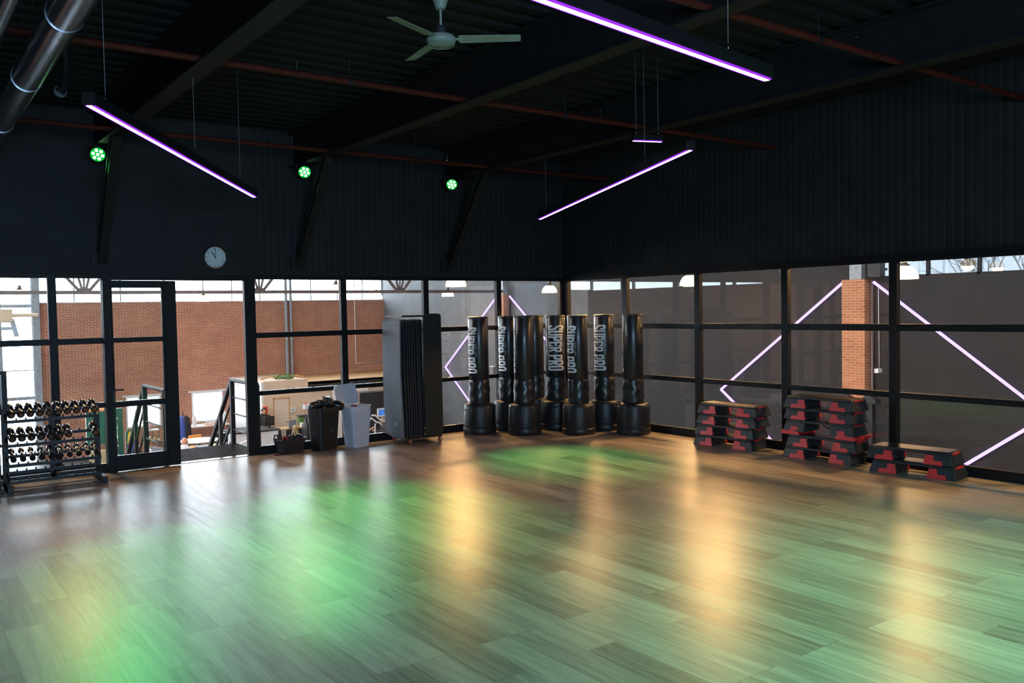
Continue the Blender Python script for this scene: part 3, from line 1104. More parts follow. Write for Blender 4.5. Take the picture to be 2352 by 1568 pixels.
# green flood lamps
def par(x, z, label, tgt):
    t = thing('flood_lamp', label, 'lamp', (x, -0.50, z), 0, 'green flood lamps on the window wall')
    d = (Vector(tgt) - Vector((x, -0.50, z))).normalized()
    a = d.cross(Vector((0, 0, 1))).normalized()
    u = a.cross(d)
    hb = MB().tube([-d * 0.12, -d * 0.10, d * 0.04], [0.05, 0.084, 0.088], 24)
    hb.build('housing', 'black_metal', t)
    fp = MB()
    k = 24
    fp.add([d * 0.0415 + (a * math.cos(2 * PI * i / k) + u * math.sin(2 * PI * i / k)) * 0.080 for i in range(k)], [list(range(k))])
    face = fp.build('lens_plate', 'par_face', t, fix=False)
    for i in range(7):
        c = Vector((0, 0, 0)) if i == 6 else (a * math.cos(PI / 3 * i + .25) + u * math.sin(PI / 3 * i + .25)) * 0.050
        MB().tube([c + d * 0.042, c + d * 0.050], [0.0185, 0.017], 14).build('lens', 'par_led', face)
    yk = MB().tube([a * 0.098 - d * 0.02, a * 0.098 + Vector((0, 0, 0.095)), -a * 0.098 + Vector((0, 0, 0.095)), -a * 0.098 - d * 0.02], 0.008, 6)
    yk.tube([(0, 0, 0.095), (0, 0, 3.922 - z)], 0.010, 8)
    yk.build('yoke', 'black_metal', t)


par(-7.443, 3.815, 'green flood lamp over the sliding door, left of the long light bar', (-8.9, -8.5, 0.9))
par(-4.90, 3.818, 'green flood lamp in the middle of the window wall', (-7.2, -7.0, 0.4))
par(-2.57, 3.818, 'green flood lamp farthest to the right, above the mat trolley side', (-6.0, -6.5, 0.4))

# wall clock
t = thing('wall_clock', 'round white wall clock with black numerals showing eleven o clock', 'clock', (-5.972, 0.0, 2.672))
MB().lathe([(0.0, 0.0), (0.150, 0.0), (0.152, -0.012), (0.150, -0.040), (0.142, -0.045), (0.136, -0.040), (0.135, -0.022), (0.0, -0.022)], 48, ax='y').build('case', 'chrome', t)
MB().lathe([(0.0, -0.0235), (0.1345, -0.0235)], 48, ax='y', cap=False).build('dial', 'clock_face', t)
for i in range(1, 13):
    a = math.radians(90 - 30 * i)
    text_mesh(str(i), 0.036, 'ink', 'numeral', t, (0.112 * math.cos(a), -0.0245, 0.112 * math.sin(a)), M_WALL, 0.0006)
MB().bar((0.006, -0.027, -0.018), (0.0, -0.027, 0.118), 0.006, 0.002, up=(0, 1, 0)).build('minute_hand', 'ink', t)
MB().bar((0.010, -0.029, -0.016), (-0.045, -0.029, 0.074), 0.009, 0.002, up=(0, 1, 0)).build('hour_hand', 'ink', t)

# ================================================================== PUNCHING BAGS
GL = {
    'S': [[(0, .9), (.2, 1), (.8, 1), (1, .9), (1, .85), (0, .85)], [(0, .62), (.34, .62), (.34, .86), (0, .86)], [(.66, .70), (1, .70), (1, .86), (.66, .86)],
          [(0, .62), (.34, .64), (1, .40), (.66, .34)], [(.66, .13), (1, .13), (1, .40), (.66, .36)], [(0, .15), (1, .15), (1, .1), (.8, 0), (.2, 0), (0, .1)], [(0, .13), (.34, .13), (.34, .30), (0, .30)]],
    'U': [[(0, .14), (.34, .14), (.34, 1), (0, 1)], [(.66, .14), (1, .14), (1, 1), (.66, 1)], [(0, .15), (1, .15), (1, .11), (.75, 0), (.25, 0), (0, .11)]],
    'P': [[(0, 0), (.34, 0), (.34, 1), (0, 1)], [(.33, .86), (1, .86), (.82, 1), (.33, 1)], [(.66, .44), (1, .5), (1, .87), (.66, .87)], [(.33, .34), (.75, .34), (1, .5), (.33, .5)]],
    'E': [[(0, 0), (.36, 0), (.36, 1), (0, 1)], [(.35, .86), (1, .86), (1, 1), (.35, 1)], [(.35, .44), (.85, .44), (.85, .58), (.35, .58)], [(.35, 0), (1, 0), (1, .14), (.35, .14)],
          [(.72, .70), (1, .70), (1, .87), (.72, .87)], [(.72, .13), (1, .13), (1, .30), (.72, .30)]],
    'R': [[(0, 0), (.34, 0), (.34, 1), (0, 1)], [(.33, .86), (1, .86), (.82, 1), (.33, 1)], [(.66, .5), (1, .58), (1, .87), (.66, .87)], [(.33, .40), (.75, .40), (1, .58), (.33, .56)],
          [(.36, .42), (.72, .42), (1, 0), (.66, 0)]],
    'O': [[(0, .12), (.34, .12), (.34, .88), (0, .88)], [(.66, .12), (1, .12), (1, .88), (.66, .88)], [(0, .87), (1, .87), (1, .88), (.72, 1), (.28, 1), (0, .88)], [(0, .13), (1, .13), (1, .12), (.72, 0), (.28, 0), (0, .12)]],
}
PIX = {'S': '111100111001111', 'I': '010010010010010', 'N': '111101101101101', 'C': '111100100100111', 'E': '111100110100111', '1': '010110010010111', '9': '111101111001111',
       '7': '111001001010010', '4': '101101111001001', 'O': '111101101101111', 'M': '101111111101101', 'B': '110101110101110', 'A': '010101111101101', 'T': '111010010010010', 'G': '111100101101111', 'R': '110101110101101', ' ': '0' * 15}


def clip(poly, a, keep_above):
    out = []
    for i in range(len(poly)):
        p, q = poly[i], poly[(i + 1) % len(poly)]
        ip = p[1] >= a if keep_above else p[1] <= a
        iq = q[1] >= a if keep_above else q[1] <= a
        if ip:
            out.append(p)
        if ip != iq:
            f = (a - p[1]) / (q[1] - p[1])
            out.append((p[0] + (q[0] - p[0]) * f, a))
    return out


def wrap(mb, polys, R):
    """polys in (down, across) metres -> printed on a cylinder of radius R round the z axis;
    across > 0 goes to the right as seen from -y"""
    for poly in polys:
        lo, hi = min(p[1] for p in poly), max(p[1] for p in poly)
        k = max(1, int(math.ceil((hi - lo) / 0.02)))
        for i in range(k):
            pc = clip(clip(poly, lo + (hi - lo) * i / k, True), lo + (hi - lo) * (i + 1) / k, False)
            if len(pc) < 3:
                continue
            vs = []
            for (s_, c) in pc:
                th = c / R
                vs.append((R * math.sin(th), -R * math.cos(th), -s_))
            mb.add(vs, [list(range(len(vs)))], True)


def bag_print(R):
    big = MB()
    word = 'SUPER PRO'
    L = 0.715
    adv = [1.0 if c != ' ' else 0.35 for c in word]
    gap = 0.13
    unit = L / (sum(adv) + gap * (len(word) - 1))
    x = 0
    for c, w in zip(word, adv):
        if c != ' ':
            polys = []
            for poly in GL[c]:
                q = []
                for (px, py) in poly:
                    s_ = x + px * unit
                    tt = (s_ / L) * 2 - 1
                    top = 0.098 + 0.052 * abs(tt) ** 1.5
                    bot = -0.112 - 0.030 * abs(tt) ** 1.6
                    q.append((s_, bot + (top - bot) * py))
                polys.append(q)
            wrap(big, polys, R)
        x += (w + gap) * unit
    small = MB()

    def pix(s, x0, base, px):
        xx = x0
        for ch in s:
            b = PIX[ch]
            ps = []
            for r in range(5):
                for cc in range(3):
                    if b[r * 3 + cc] == '1':
                        a0, c0 = xx + cc * px, base + (4 - r) * px
                        ps.append([(a0, c0), (a0 + px, c0), (a0 + px, c0 + px), (a0, c0 + px)])
            wrap(small, ps, R)
            xx += 4 * px
    pix('SINCE 1974', 0.25, 0.112, 0.0052)
    pix('COMBAT GEAR', 0.24, -0.185, 0.0052)
    ul = MB()
    for i in range(24):
        s0, s1 = 0.06 + i * 0.025, 0.06 + (i + 1) * 0.025
        f = lambda s_: -0.148 + 0.018 * (1 - abs((s_ / L) * 2 - 1) ** 2)
        wrap(ul, [[(s0, f(s0)), (s1, f(s1)), (s1, f(s1) + 0.008), (s0, f(s0) + 0.008)]], R)
    return big, small, ul


def make_bag(label):
    t = thing('punching_bag', label, 'punching bag', (0, 0, 0), 0, 'free-standing punching bags in the corner')
    m = MB().lathe([(0.0, 0.004), (0.249, 0.004), (0.258, 0.02), (0.262, 0.055), (0.258, 0.088), (0.249, 0.095), (0.249, 0.105), (0.255, 0.12), (0.255, 0.155)], 48)
    b = m.build('base_rim', 'bag_base', t)
    m = MB().lathe([(0.249, 0.15), (0.251, 0.16), (0.245, 0.42), (0.237, 0.446), (0.218, 0.462), (0.17, 0.468), (0.0, 0.468)], 48)
    bt = m.build('base_tank', 'bag_base', t)
    g = MB()
    for k in range(8):
        a = 2 * PI * k / 8 + 0.35
        d = Vector((math.cos(a), math.sin(a), 0))
        s_ = Vector((-math.sin(a), math.cos(a), 0))
        g.obox(d * 0.2446 + Vector((0, 0, 0.30)), d, s_, (0, 0, 1), 0.006, 0.006, 0.14)
    g.build('tank_rib', 'bag_base', bt, bevel=0.003, seg=1)
    for a in (-PI / 2 - 0.15, PI / 2 - 0.15):
        d = Vector((math.cos(a), math.sin(a), 0))
        s_ = Vector((-math.sin(a), math.cos(a), 0))
        MB().obox(d * 0.2453 + Vector((0, 0, 0.375)), d, s_, (0, 0, 1), 0.006, 0.045, 0.014).build('grip_recess', 'black', bt, bevel=0.004)
    # soft neck with its dents
    vs, fs = [], []
    nn, mm_ = 40, 14
    for j in range(mm_ + 1):
        z = 0.466 + (0.836 - 0.466) * j / mm_
        for k in range(nn):
            a = 2 * PI * k / nn
            r = 0.161 + 0.006 * math.sin(PI * j / mm_) + 0.0035 * math.sin(5 * a + 1.2 * j) * math.sin(PI * j / mm_) + 0.003 * math.sin(3 * a - 0.9 * j)
            if j == 0 or j == mm_:
                r = 0.155
            vs.append((r * math.cos(a), r * math.sin(a), z))
    for j in range(mm_):
        for k in range(nn):
            fs.append((j * nn + k, j * nn + (k + 1) % nn, (j + 1) * nn + (k + 1) % nn, (j + 1) * nn + k))
    MB().add(vs, fs, True).build('neck_cover', 'vinyl', t)
    R = 0.157
    MB().lathe([(0.0, 0.832), (0.150, 0.832), (0.157, 0.842), (0.157, 1.775), (0.154, 1.782)], 56).build('bag_body', 'vinyl', t)
    MB().lathe([(0.154, 1.782), (0.161, 1.785), (0.162, 1.800), (0.156, 1.812), (0.14, 1.816), (0.0, 1.816)], 56).build('top_cap', 'bag_base', t)
    sm = MB()
    sm.box(-0.004, 0.004, 0.153, 0.160, 0.845, 1.775)
    sm.build('seam', 'black', t)
    big, small, ul = bag_print(0.1582)
    for mb, nm, mt in ((big, 'lettering', 'print'), (small, 'small_lettering', 'print_dim'), (ul, 'underline', 'print')):
        mb.move((0, 0, 1.655))
        mb.build(nm, mt, t, fix=False)
    return t


bag0 = make_bag('')
# (x, y, heading of the print relative to the viewer in degrees, lean, label)
BAGS = [
    (-2.05, -0.36, -61, 0.0, 'punching bag farthest left, next to the mat trolley'),
    (-1.43, -0.30, -64, 0.0, 'punching bag second from the left, half hidden behind one with plain black front'),
    (-1.58, -0.90, -110, -1.1, 'front punching bag, third from the left, lettering only a sliver on its left edge'),
    (-0.89, -0.28, 180, 0.0, 'punching bag without visible lettering, mostly hidden behind the third from the left'),
    (-0.87, -0.81, 3, 0.0, 'punching bag with its white lettering turned fully to the front'),
    (-0.96, -1.46, -60, 0.0, 'front punching bag right of the one with fully visible white lettering'),
    (-0.36, -1.40, -42, 0.0, 'rear punching bag second from the right, lettering on its left half'),
    (-0.36, -2.04, -113, 0.0, 'punching bag farthest right, plain black front, near the four-step stack'),
]
for i, (x, y, hd_, lean, lab) in enumerate(BAGS):
    o = bag0 if i == 0 else copy_tree(bag0)
    o['label'] = lab
    o.location = (x, y, 0)
    view = math.atan2(y - CAM.y, x - CAM.x) - PI / 2      # bag's -y turned to the viewer
    o.rotation_euler = (0, math.radians(lean), view + math.radians(hd_))


# ================================================================== AEROBIC STEPS
def make_step(raised=0.0):
    t = thing('aerobic_step', 'step', 'aerobic step', (0, 0, 0), 0, 'stacked aerobic steps')
    # long axis along y (1.0 m), width along x (0.40 m); solid ends, open centre
    Ht, zt = 0.147, 0.112
    Lb, Lt, Wb, Wt = 0.476, 0.434, 0.182, 0.156
    f = zt / Ht
    La, Wa = Lb + (Lt - Lb) * f, Wb + (Wt - Wb) * f
    dz = raised
    Q = [(0, 3, 2, 1), (4, 5, 6, 7), (0, 1, 5, 4), (1, 2, 6, 5), (2, 3, 7, 6), (3, 0, 4, 7)]

    def ring(z, L, W):
        return [(-W, -L, z + dz), (W, -L, z + dz), (W, L, z + dz), (-W, L, z + dz)]
    m = MB().add(ring(zt, La, Wa) + ring(Ht - 0.010, Lt + 0.004, Wt + 0.004), Q)
    m.build('deck', 'step_black', t, bevel=0.006)
    MB().add(ring(Ht - 0.011, Lt - 0.004, Wt - 0.004) + ring(Ht, Lt - 0.010, Wt - 0.010), Q).build('rubber_top', 'step_top', t, bevel=0.004)
    for s_ in (-1, 1):
        yi = 0.176
        lg = MB().add([(-Wb, s_ * yi, dz), (Wb, s_ * yi, dz), (Wb, s_ * Lb, dz), (-Wb, s_ * Lb, dz), (-Wa, s_ * yi, zt + dz), (Wa, s_ * yi, zt + dz), (Wa, s_ * La, zt + dz), (-Wa, s_ * La, zt + dz)], Q)
        lg.build('end_leg', 'step_black', t, bevel=0.005)
        poly = [(0.162, 0.0), (0.372, 0.0), (0.360, 0.048), (0.278, 0.048), (0.266, 0.106), (0.188, 0.106)]
        if raised:
            poly = [(0.245, 0.0), (0.500, 0.0), (0.494, 0.045), (0.372, 0.050), (0.360, 0.105), (0.272, 0.105)]
        k = len(poly)
        for sx in (-1, 1):
            vs = []
            for inset in (-0.003, 0.022):
                for (yy, zz) in poly:
                    ww = Wb + (Wa - Wb) * max(0, zz - dz) / zt - inset
                    vs.append((sx * ww, s_ * yy, zz))
            fs = [list(range(k)), list(range(k, 2 * k))[::-1]] + [(i, (i + 1) % k, k + (i + 1) % k, k + i) for i in range(k)]
            MB().add(vs, fs).build('red_riser', 'step_red', t)
        if raised:
            MB().box(-Wb + 0.02, Wb - 0.02, min(s_ * 0.26, s_ * 0.50), max(s_ * 0.26, s_ * 0.50), 0.0, 0.044).build('riser_block', 'step_red', t)
        ri = MB()
        z0, z1 = zt + 0.002 + dz, Ht - 0.012 + dz
        ri.add([(-0.10, s_ * (La + 0.003), z0), (0.10, s_ * (La + 0.003), z0), (0.095, s_ * (Lt + 0.008), z1), (-0.095, s_ * (Lt + 0.008), z1),
                (-0.10, s_ * (La - 0.02), z0), (0.10, s_ * (La - 0.02), z0), (0.095, s_ * (Lt - 0.02), z1), (-0.095, s_ * (Lt - 0.02), z1)],
               [(0, 1, 2, 3), (4, 7, 6, 5), (0, 4, 5, 1), (2, 6, 7, 3), (0, 3, 7, 4), (1, 5, 6, 2)])
        ri.build('end_insert', 'step_red', t)
    return t


step0 = make_step()
stepr = make_step(0.040)
stacks = [
    (-0.245, -3.83, 5.0, 'left, four-high stack', [(0, .05), (0, .03), (.005, .0), (0.0, -.02)]),
    (-0.210, -5.24, 2.2, 'middle, five-high stack', [(0, 0.02), (.0, -.03), (-.01, .0), (0.01, .01), (0.0, .0)]),
    (-0.255, -6.44, 6.3, 'right, two-high stack', [(0, .0), (0, .04)]),
]
ORD = {4: ['bottom', 'second from the bottom', 'second from the top', 'topmost'],
       5: ['bottom', 'second from the bottom', 'middle, raised', 'second from the top', 'topmost'],
       2: ['lower', 'upper']}
used = False
for (x, y, rz, nm, offs) in stacks:
    z = 0.0
    for k, (dx, dy) in enumerate(offs):
        up = len(offs) == 5 and k == 2
        if up:
            o = stepr
        else:
            o = copy_tree(step0) if used else step0
            used = True
        o['label'] = '%s aerobic step of the %s' % (ORD[len(offs)][k], nm)
        o.location = (x + dx, y + dy, z)
        o.rotation_euler = (0, 0, math.radians(rz))
        z += 0.1475 + (0.040 if up else 0)

# ================================================================== MAT TROLLEY
t = thing('mat_trolley', 'tall black mat trolley on small casters between white basket and punching bags', 'trolley', (-3.17, -0.385, 0), math.radians(-93))
fr = MB()
fr.box(-0.25, 0.27, 0.20, 0.235, 0.10, 1.86).build('back_panel', 'black_plastic', t, bevel=0.03, seg=4)
pn = MB()
pn.prism(rrect(0.29, 1.78, 0.05), (0.283, 0.105, 0.99), (0, 1, 0), (0, 0, 1), (1, 0, 0), 0.03)
pn.build('end_panel', 'black_plastic', t, bevel=0.004)
up_ = MB()
up_.box(0.285, 0.318, -0.045, -0.020, 0.09, 1.86)
up_.build('upright', 'black_metal', t, bevel=0.004)
tb = MB()
tb.box(-0.27, 0.27, -0.37, -0.345, 1.835, 1.86)
tb.box(0.265, 0.285, -0.37, 0.20, 1.835, 1.86)
tb.box(-0.27, 0.25, 0.16, 0.20, 1.835, 1.87)
tb.build('top_rail', 'black_metal', t, bevel=0.003)
bs = MB()
bs.box(-0.27, 0.29, -0.30, 0.24, 0.075, 0.115)
bs.build('base_frame', 'black_metal', t, bevel=0.004)
for zz in (0.14, 0.22, 1.62, 1.67, 1.78, 1.83):
    MB().lathe([(0.0, -0.002), (0.009, -0.002), (0.010, 0.0), (0.0, 0.0)], 10, (0.320, -0.055, zz), 'x').build('bolt', 'chrome', t)
for (cx_, cy_) in ((-0.25, -0.28), (0.27, -0.28), (-0.25, 0.21), (0.27, 0.21)):
    w = MB().lathe([(0.0, -0.012), (0.028, -0.012), (0.032, -0.006), (0.032, 0.006), (0.028, 0.012), (0.0, 0.012)], 18, (cx_ + 0.012, cy_, 0.032), 'x').build('caster', 'red_wheel', t)
    f_ = MB().box(cx_ - 0.006, cx_ - 0.002, cy_ - 0.014, cy_ + 0.014, 0.02, 0.072).box(cx_ + 0.026, cx_ + 0.030, cy_ - 0.014, cy_ + 0.014, 0.02, 0.072)
    f_.box(cx_ - 0.006, cx_ + 0.030, cy_ - 0.016, cy_ + 0.016, 0.066, 0.077).build('fork', 'chrome', w)


def hung_mat(y, x0, x1, z0, z1, th, m, bow, label):
    o = thing('exercise_mat', label, 'mat', (-3.17, -0.385, 0), math.radians(-93), 'exercise mats hanging on the trolley')
    mb = MB()
    n, k = 16, 6
    vs = []
    for side in (0, 1):
        for j in range(n + 1):
            v = j / n
            for i in range(k + 1):
                u = i / k
                zz = z1 + (z0 - z1) * v - 0.020 * math.sin(PI * u) * v - 0.035 * (u) * v * v
                yy = y + side * th + bow * math.sin(PI * v) * 0.5 + 0.010 * math.sin(7 * v + u * 2) * v
                xx = x0 + (x1 - x0) * u + 0.035 * v * v * (1 - 0.2 * u) + 0.012 * math.sin(PI * v)
                vs.append((xx, yy, zz))
    N = (n + 1) * (k + 1)
    fs = []
    for side in (0, 1):
        for j in range(n):
            for i in range(k):
                a = side * N + j * (k + 1) + i
                q = (a, a + 1, a + k + 2, a + k + 1)
                fs.append(q if side == 0 else q[::-1])
    edge = [i for i in range(k + 1)] + [j * (k + 1) + k for j in range(1, n + 1)] + [n * (k + 1) + i for i in range(k - 1, -1, -1)] + [j * (k + 1) for j in range(n - 1, 0, -1)]
    for q in range(len(edge)):
        a, b = edge[q], edge[(q + 1) % len(edge)]
        fs.append((a, N + a, N + b, b))
    mb.add(vs, fs, True)
    sh = mb.build('sheet', m, o)
    for uu in (0.16, 0.84):
        xx = x0 + (x1 - x0) * uu
        MB().box(xx - 0.045, xx + 0.045, y - 0.004, y + 0.002, z1 - 0.085, z1 - 0.070).build('slot', 'black', sh)
    return o


front = hung_mat(-0.398, -0.315, 0.275, 0.115, 1.795, 0.022, 'mat_blue', -0.03, 'blue grey exercise mat hanging in front, with small teal mark, on the mat trolley')
lg_ = MB()
for a in range(5):
    an = PI / 2 + (a - 2) * 0.75
    d = Vector((math.cos(an), 0, math.sin(an)))
    s_ = Vector((-d.z, 0, d.x))
    c = Vector((0.120, -0.425, 0.270))
    lg_.prism([(0.012, 0), (0.034, 0.013), (0.058, 0), (0.034, -0.013)], c, d, s_, (0, 1, 0), 0.002)
lg_.build('flower_mark', 'pale_print', front)
lt = text_mesh('VIVA', 0.045, 'teal_print', 'lettering', front, (0.125, -0.424, 0.195), M_WALL @ Matrix.Scale(1.0, 4), 0.001)
for i in range(8):
    hung_mat(-0.345 + i * 0.040, -0.30 + 0.004 * (i % 3), 0.262 + 0.006 * (i % 2), 0.13 + 0.01 * (i % 2), 1.80 - 0.004 * (i % 3), 0.022, 'mat_dark', 0.006 * ((i % 3) - 1),
             '%s dark exercise mat behind the blue grey mat' % ('first', 'second', 'third', 'fourth', 'fifth', 'sixth', 'seventh', 'eighth')[i])


# ================================================================== BASKETS BY THE WINDOW WALL
def tapered_tub(w0, d0, w1, d1, h, r0_, r1_, wall=0.006, ribs=0):
    """open rounded-rectangle tub, thickness wall"""
    m = MB()
    n = 6

    def loop(w, d, r, z):
        return [(p[0], p[1], z) for p in rrect(w, d, r, n)]
    k = len(rrect(1, 1, .1, n))
    rows = [loop(w0, d0, r0_, 0.0)]
    steps = 8
    for i in range(1, steps + 1):
        f = i / steps
        rows.append(loop(w0 + (w1 - w0) * f, d0 + (d1 - d0) * f, r0_ + (r1_ - r0_) * f, h * f))
    rows.append(loop(w1 + 0.012, d1 + 0.012, r1_ + .006, h - 0.004))
    rows.append(loop(w1 + 0.012, d1 + 0.012, r1_ + .006, h + 0.012))
    rows.append(loop(w1 - 2 * wall, d1 - 2 * wall, r1_ - wall * .5, h + 0.012))
    rows.append(loop(w0 - 2 * wall, d0 - 2 * wall, r0_ - wall * .5, wall))
    vs = [p for r in rows for p in r]
    fs = []
    for i in range(len(rows) - 1):
        for j in range(k):
            fs.append((i * k + j, i * k + (j + 1) % k, (i + 1) * k + (j + 1) % k, (i + 1) * k + j))
    m.add(vs, fs, True)
    m.add(rows[0], [list(range(k))[::-1]])
    m.add(rows[-1], [list(range(k))])
    return m


def ribs_on(w0, d0, w1, d1, h, n, z0, z1):
    """fine upright ribs on the front of a tub (front = -y)"""
    m = MB()
    for i in range(n):
        f = (i + 0.5) / n
        def pt(z):
            q = z / h
            w = (w0 + (w1 - w0) * q) * 0.80
            d = d0 + (d1 - d0) * q
            return Vector((-w / 2 + w * f, -d / 2 - 0.0008, z))
        m.bar(pt(z0), pt(z1), 0.005, 0.004, up=(0, 1, 0))
    return m


WX, WY = -4.10, -0.235
t = thing('laundry_basket', 'white lidded laundry basket with its lid open, beside the black basket', 'basket', (WX, WY, 0), math.radians(16))
tapered_tub(0.30, 0.225, 0.385, 0.29, 0.575, 0.045, 0.075).build('tub', 'white_plastic', t)
ribs_on(0.30, 0.225, 0.385, 0.29, 0.575, 34, 0.03, 0.52).build('rib', 'white_plastic', t)
ld = MB()
ld.prism(rrect(0.385, 0.29, 0.055), (0, 0, 0), (1, 0, 0), (0, 0, 1), (0, 1, 0), 0.010)
out = rrect(0.395, 0.30, 0.06)
inn = rrect(0.35, 0.255, 0.05)
k = len(out)
ld.add([(p[0], 0, p[1]) for p in out] + [(p[0], 0, p[1]) for p in inn] + [(p[0], -0.018, p[1]) for p in out] + [(p[0], -0.018, p[1]) for p in inn],
       [(i, (i + 1) % k, k + (i + 1) % k, k + i) for i in range(k)] + [(2 * k + i, 2 * k + (i + 1) % k, 3 * k + (i + 1) % k, 3 * k + i) for i in range(k)]
       + [(i, (i + 1) % k, 2 * k + (i + 1) % k, 2 * k + i) for i in range(k)] + [(k + i, k + (i + 1) % k, 3 * k + (i + 1) % k, 3 * k + i) for i in range(k)])
ld.rot(math.radians(-14), axis='X')
ld.rot(math.radians(-3), axis='Y')
ld.move((-0.03, 0.175, 0.735))
lid = ld.build('lid', 'white_plastic', t)
pf = MB()
for r in range(9):
    for c in range(5):
        a = (-0.155 + c * 0.018 + (r % 2) * 0.009, -0.105 + r * 0.024)
        pf.obox((a[0], -0.0015, a[1]), (1, 0, 0), (0, 1, 0), (0, 0, 1), 0.0045, 0.001, 0.006)
for c in range(6):
    pf.obox((0.02 + c * 0.024, -0.0015, 0.075), (1, 0, 0), (0, 1, 0), (0, 0, 1), 0.006, 0.001, 0.009)
pf.rot(math.radians(-14), axis='X').rot(math.radians(-3), axis='Y').move((-0.03, 0.175, 0.735))
pf.build('perforation', 'sill', lid)
tag(MB().ball((WX - 0.03, WY - 0.01, 0.565), 0.05, 0.05, 0.035).build('glove', mat('plum_cloth', (0.16, 0.02, 0.06), 0.7)), 'plum coloured cloth poking out of the white laundry basket', 'cloth')

KX, KY = -4.58, -0.185
t = thing('laundry_basket', 'black laundry basket heaped with boxing gloves, left of the white one', 'basket', (KX, KY, 0), math.radians(14))
tapered_tub(0.30, 0.235, 0.385, 0.30, 0.585, 0.04, 0.06).build('tub', 'black_plastic', t)
ribs_on(0.30, 0.235, 0.385, 0.30, 0.585, 34, 0.03, 0.53).build('rib', 'black_plastic', t)
gr = MB()
gr.box(-0.196, -0.190, -0.05, 0.05, 0.50, 0.525).box(0.186, 0.192, -0.05, 0.05, 0.50, 0.525)
gr.build('grip_slot', 'black', t)
for (x0, z0, w_) in ((0.005, 0.292, .014), (0.035, 0.272, .010), (0.07, 0.272, .012)):
    q = MB()
    yf = -(0.235 + 0.065 * z0 / 0.585) / 2 - 0.004
    q.tube([(x0 - w_, yf, z0 + 0.012), (x0 + w_ * .4, yf, z0), (x0 + w_ * .2, yf, z0 - 0.014), (x0 - w_, yf, z0 - 0.02)], 0.0018, 5)
    q.build('scuff_mark', 'pale_print', t)


def glove(x, y, z, ang, tilt, m, label, cuff=True):
    o = thing('boxing_glove', label, 'glove', (x, y, z), ang, 'boxing gloves in the black basket')
    o.rotation_euler = (tilt, 0.15, ang)
    b = MB()
    n, k = 16, 10
    prof = [(-0.13, .045, .045), (-0.10, .046, .046), (-0.06, .050, .050), (-0.02, .060, .056), (0.03, .070, .064), (0.08, .072, .068), (0.12, .062, .064), (0.145, .040, .045), (0.155, .005, .005)]
    vs = []
    for (xx, ry, rz_) in prof:
        for i in range(n):
            a = 2 * PI * i / n
            vs.append((xx, ry * math.cos(a), rz_ * math.sin(a) - (0.012 if xx > 0.05 else 0)))
    fs = [(j * n + i, j * n + (i + 1) % n, (j + 1) * n + (i + 1) % n, (j + 1) * n + i) for j in range(len(prof) - 1) for i in range(n)]
    fs += [list(range(n))[::-1]]
    b.add(vs, fs, True)
    b.build('glove_body', m, o)
    MB().tube([(-0.01, 0.05, -0.01), (0.035, 0.080, -0.02), (0.08, 0.078, -0.028), (0.10, 0.060, -0.03)], [0.022, 0.030, 0.026, 0.014], 10).build('thumb', m, o)
    if cuff:
        MB().lathe([(0.047, -0.128), (0.050, -0.124), (0.051, -0.07), (0.048, -0.066)], 18, ax='x', cap=False).build('cuff_strap', 'black', o)
    return o


glove(KX - 0.075, KY - 0.03, 0.640, math.radians(150), 0.2, 'glove', 'black boxing glove lying on the left of the black basket, pale at its tip')
MB().ball((0.135, 0, -0.012), 0.026, 0.048, 0.048).build('tip_panel', 'glove_white', bpy.data.objects['boxing_glove'])
glove(KX + 0.01, KY - 0.03, 0.645, math.radians(20), 0.4, 'glove', 'black boxing glove in the middle of the heap in the black basket')
glove(KX + 0.09, KY + 0.02, 0.675, math.radians(60), 0.8, 'glove', 'black boxing glove standing highest in the black basket')
glove(KX + 0.16, KY + 0.01, 0.620, math.radians(-25), 0.1, 'glove', 'black boxing glove hanging over towards the white basket')
glove(KX - 0.02, KY + 0.06, 0.610, math.radians(95), 0.0, 'glove', 'black boxing glove at the back of the heap in the black basket')

t = thing('storage_tub', 'low black floor tub with loop handle full of straps, left of the black basket', 'tub', (-5.06, -0.125, 0), math.radians(4))
tapered_tub(0.34, 0.17, 0.41, 0.195, 0.19, 0.03, 0.04).build('tub', 'black_plastic', t)
MB().tube([(-0.20, -0.02, 0.19), (-0.235, -0.02, 0.225), (-0.225, -0.01, 0.262), (-0.185, 0, 0.262), (-0.165, 0, 0.225), (-0.17, 0, 0.19)], 0.012, 8).build('handle', 'black_plastic', t)
rc = random.Random(4)
for i, (nm, mt, lab) in enumerate((('strap', 'red_cloth', 'dark red strap in the low black tub'), ('strap', 'cloth_black', 'black strap curled in the low black tub'),
                                   ('strap', 'cloth_dark', 'grey black strap on the right side of the low black tub'), ('strap', 'blue', 'short blue strap end in the low black tub'))):
    pth = []
    x_ = -5.18 + 0.075 * i
    for j in range(9):
        pth.append((x_ + 0.012 * j * (1 if i % 2 else 1.4) + rc.uniform(-.012, .012), -0.13 + rc.uniform(-.05, .05), 0.185 + 0.035 * math.sin(j * 0.8 + i) + 0.02 * (j in (3, 4, 5))))
    tag(MB().tube(pth, 0.015 if i != 3 else 0.008, 7).build(nm, mt), lab, 'strap', 'straps in the low tub')
for i, (x_, lab) in enumerate(((-5.02, 'dark padded mitt in the middle of the low black tub'), (-4.93, 'dark padded mitt at the right end of the low black tub'))):
    tag(MB().ball((x_, -0.12, 0.21), 0.055, 0.045, 0.04).build('padded_mitt', 'glove'), lab, 'mitt', 'mitts in the low tub')
tag(MB().lathe([(0, 0), (0.05, 0), (0.056, .012), (0.05, .022), (0.0, .026)], 16, (-5.285, -0.21, 0.0)).build('hand_grip', mat('plum_grip', (0.10, 0.02, 0.03), 0.5)), 'small plum coloured pad lying on the floor by the low black tub', 'pad')

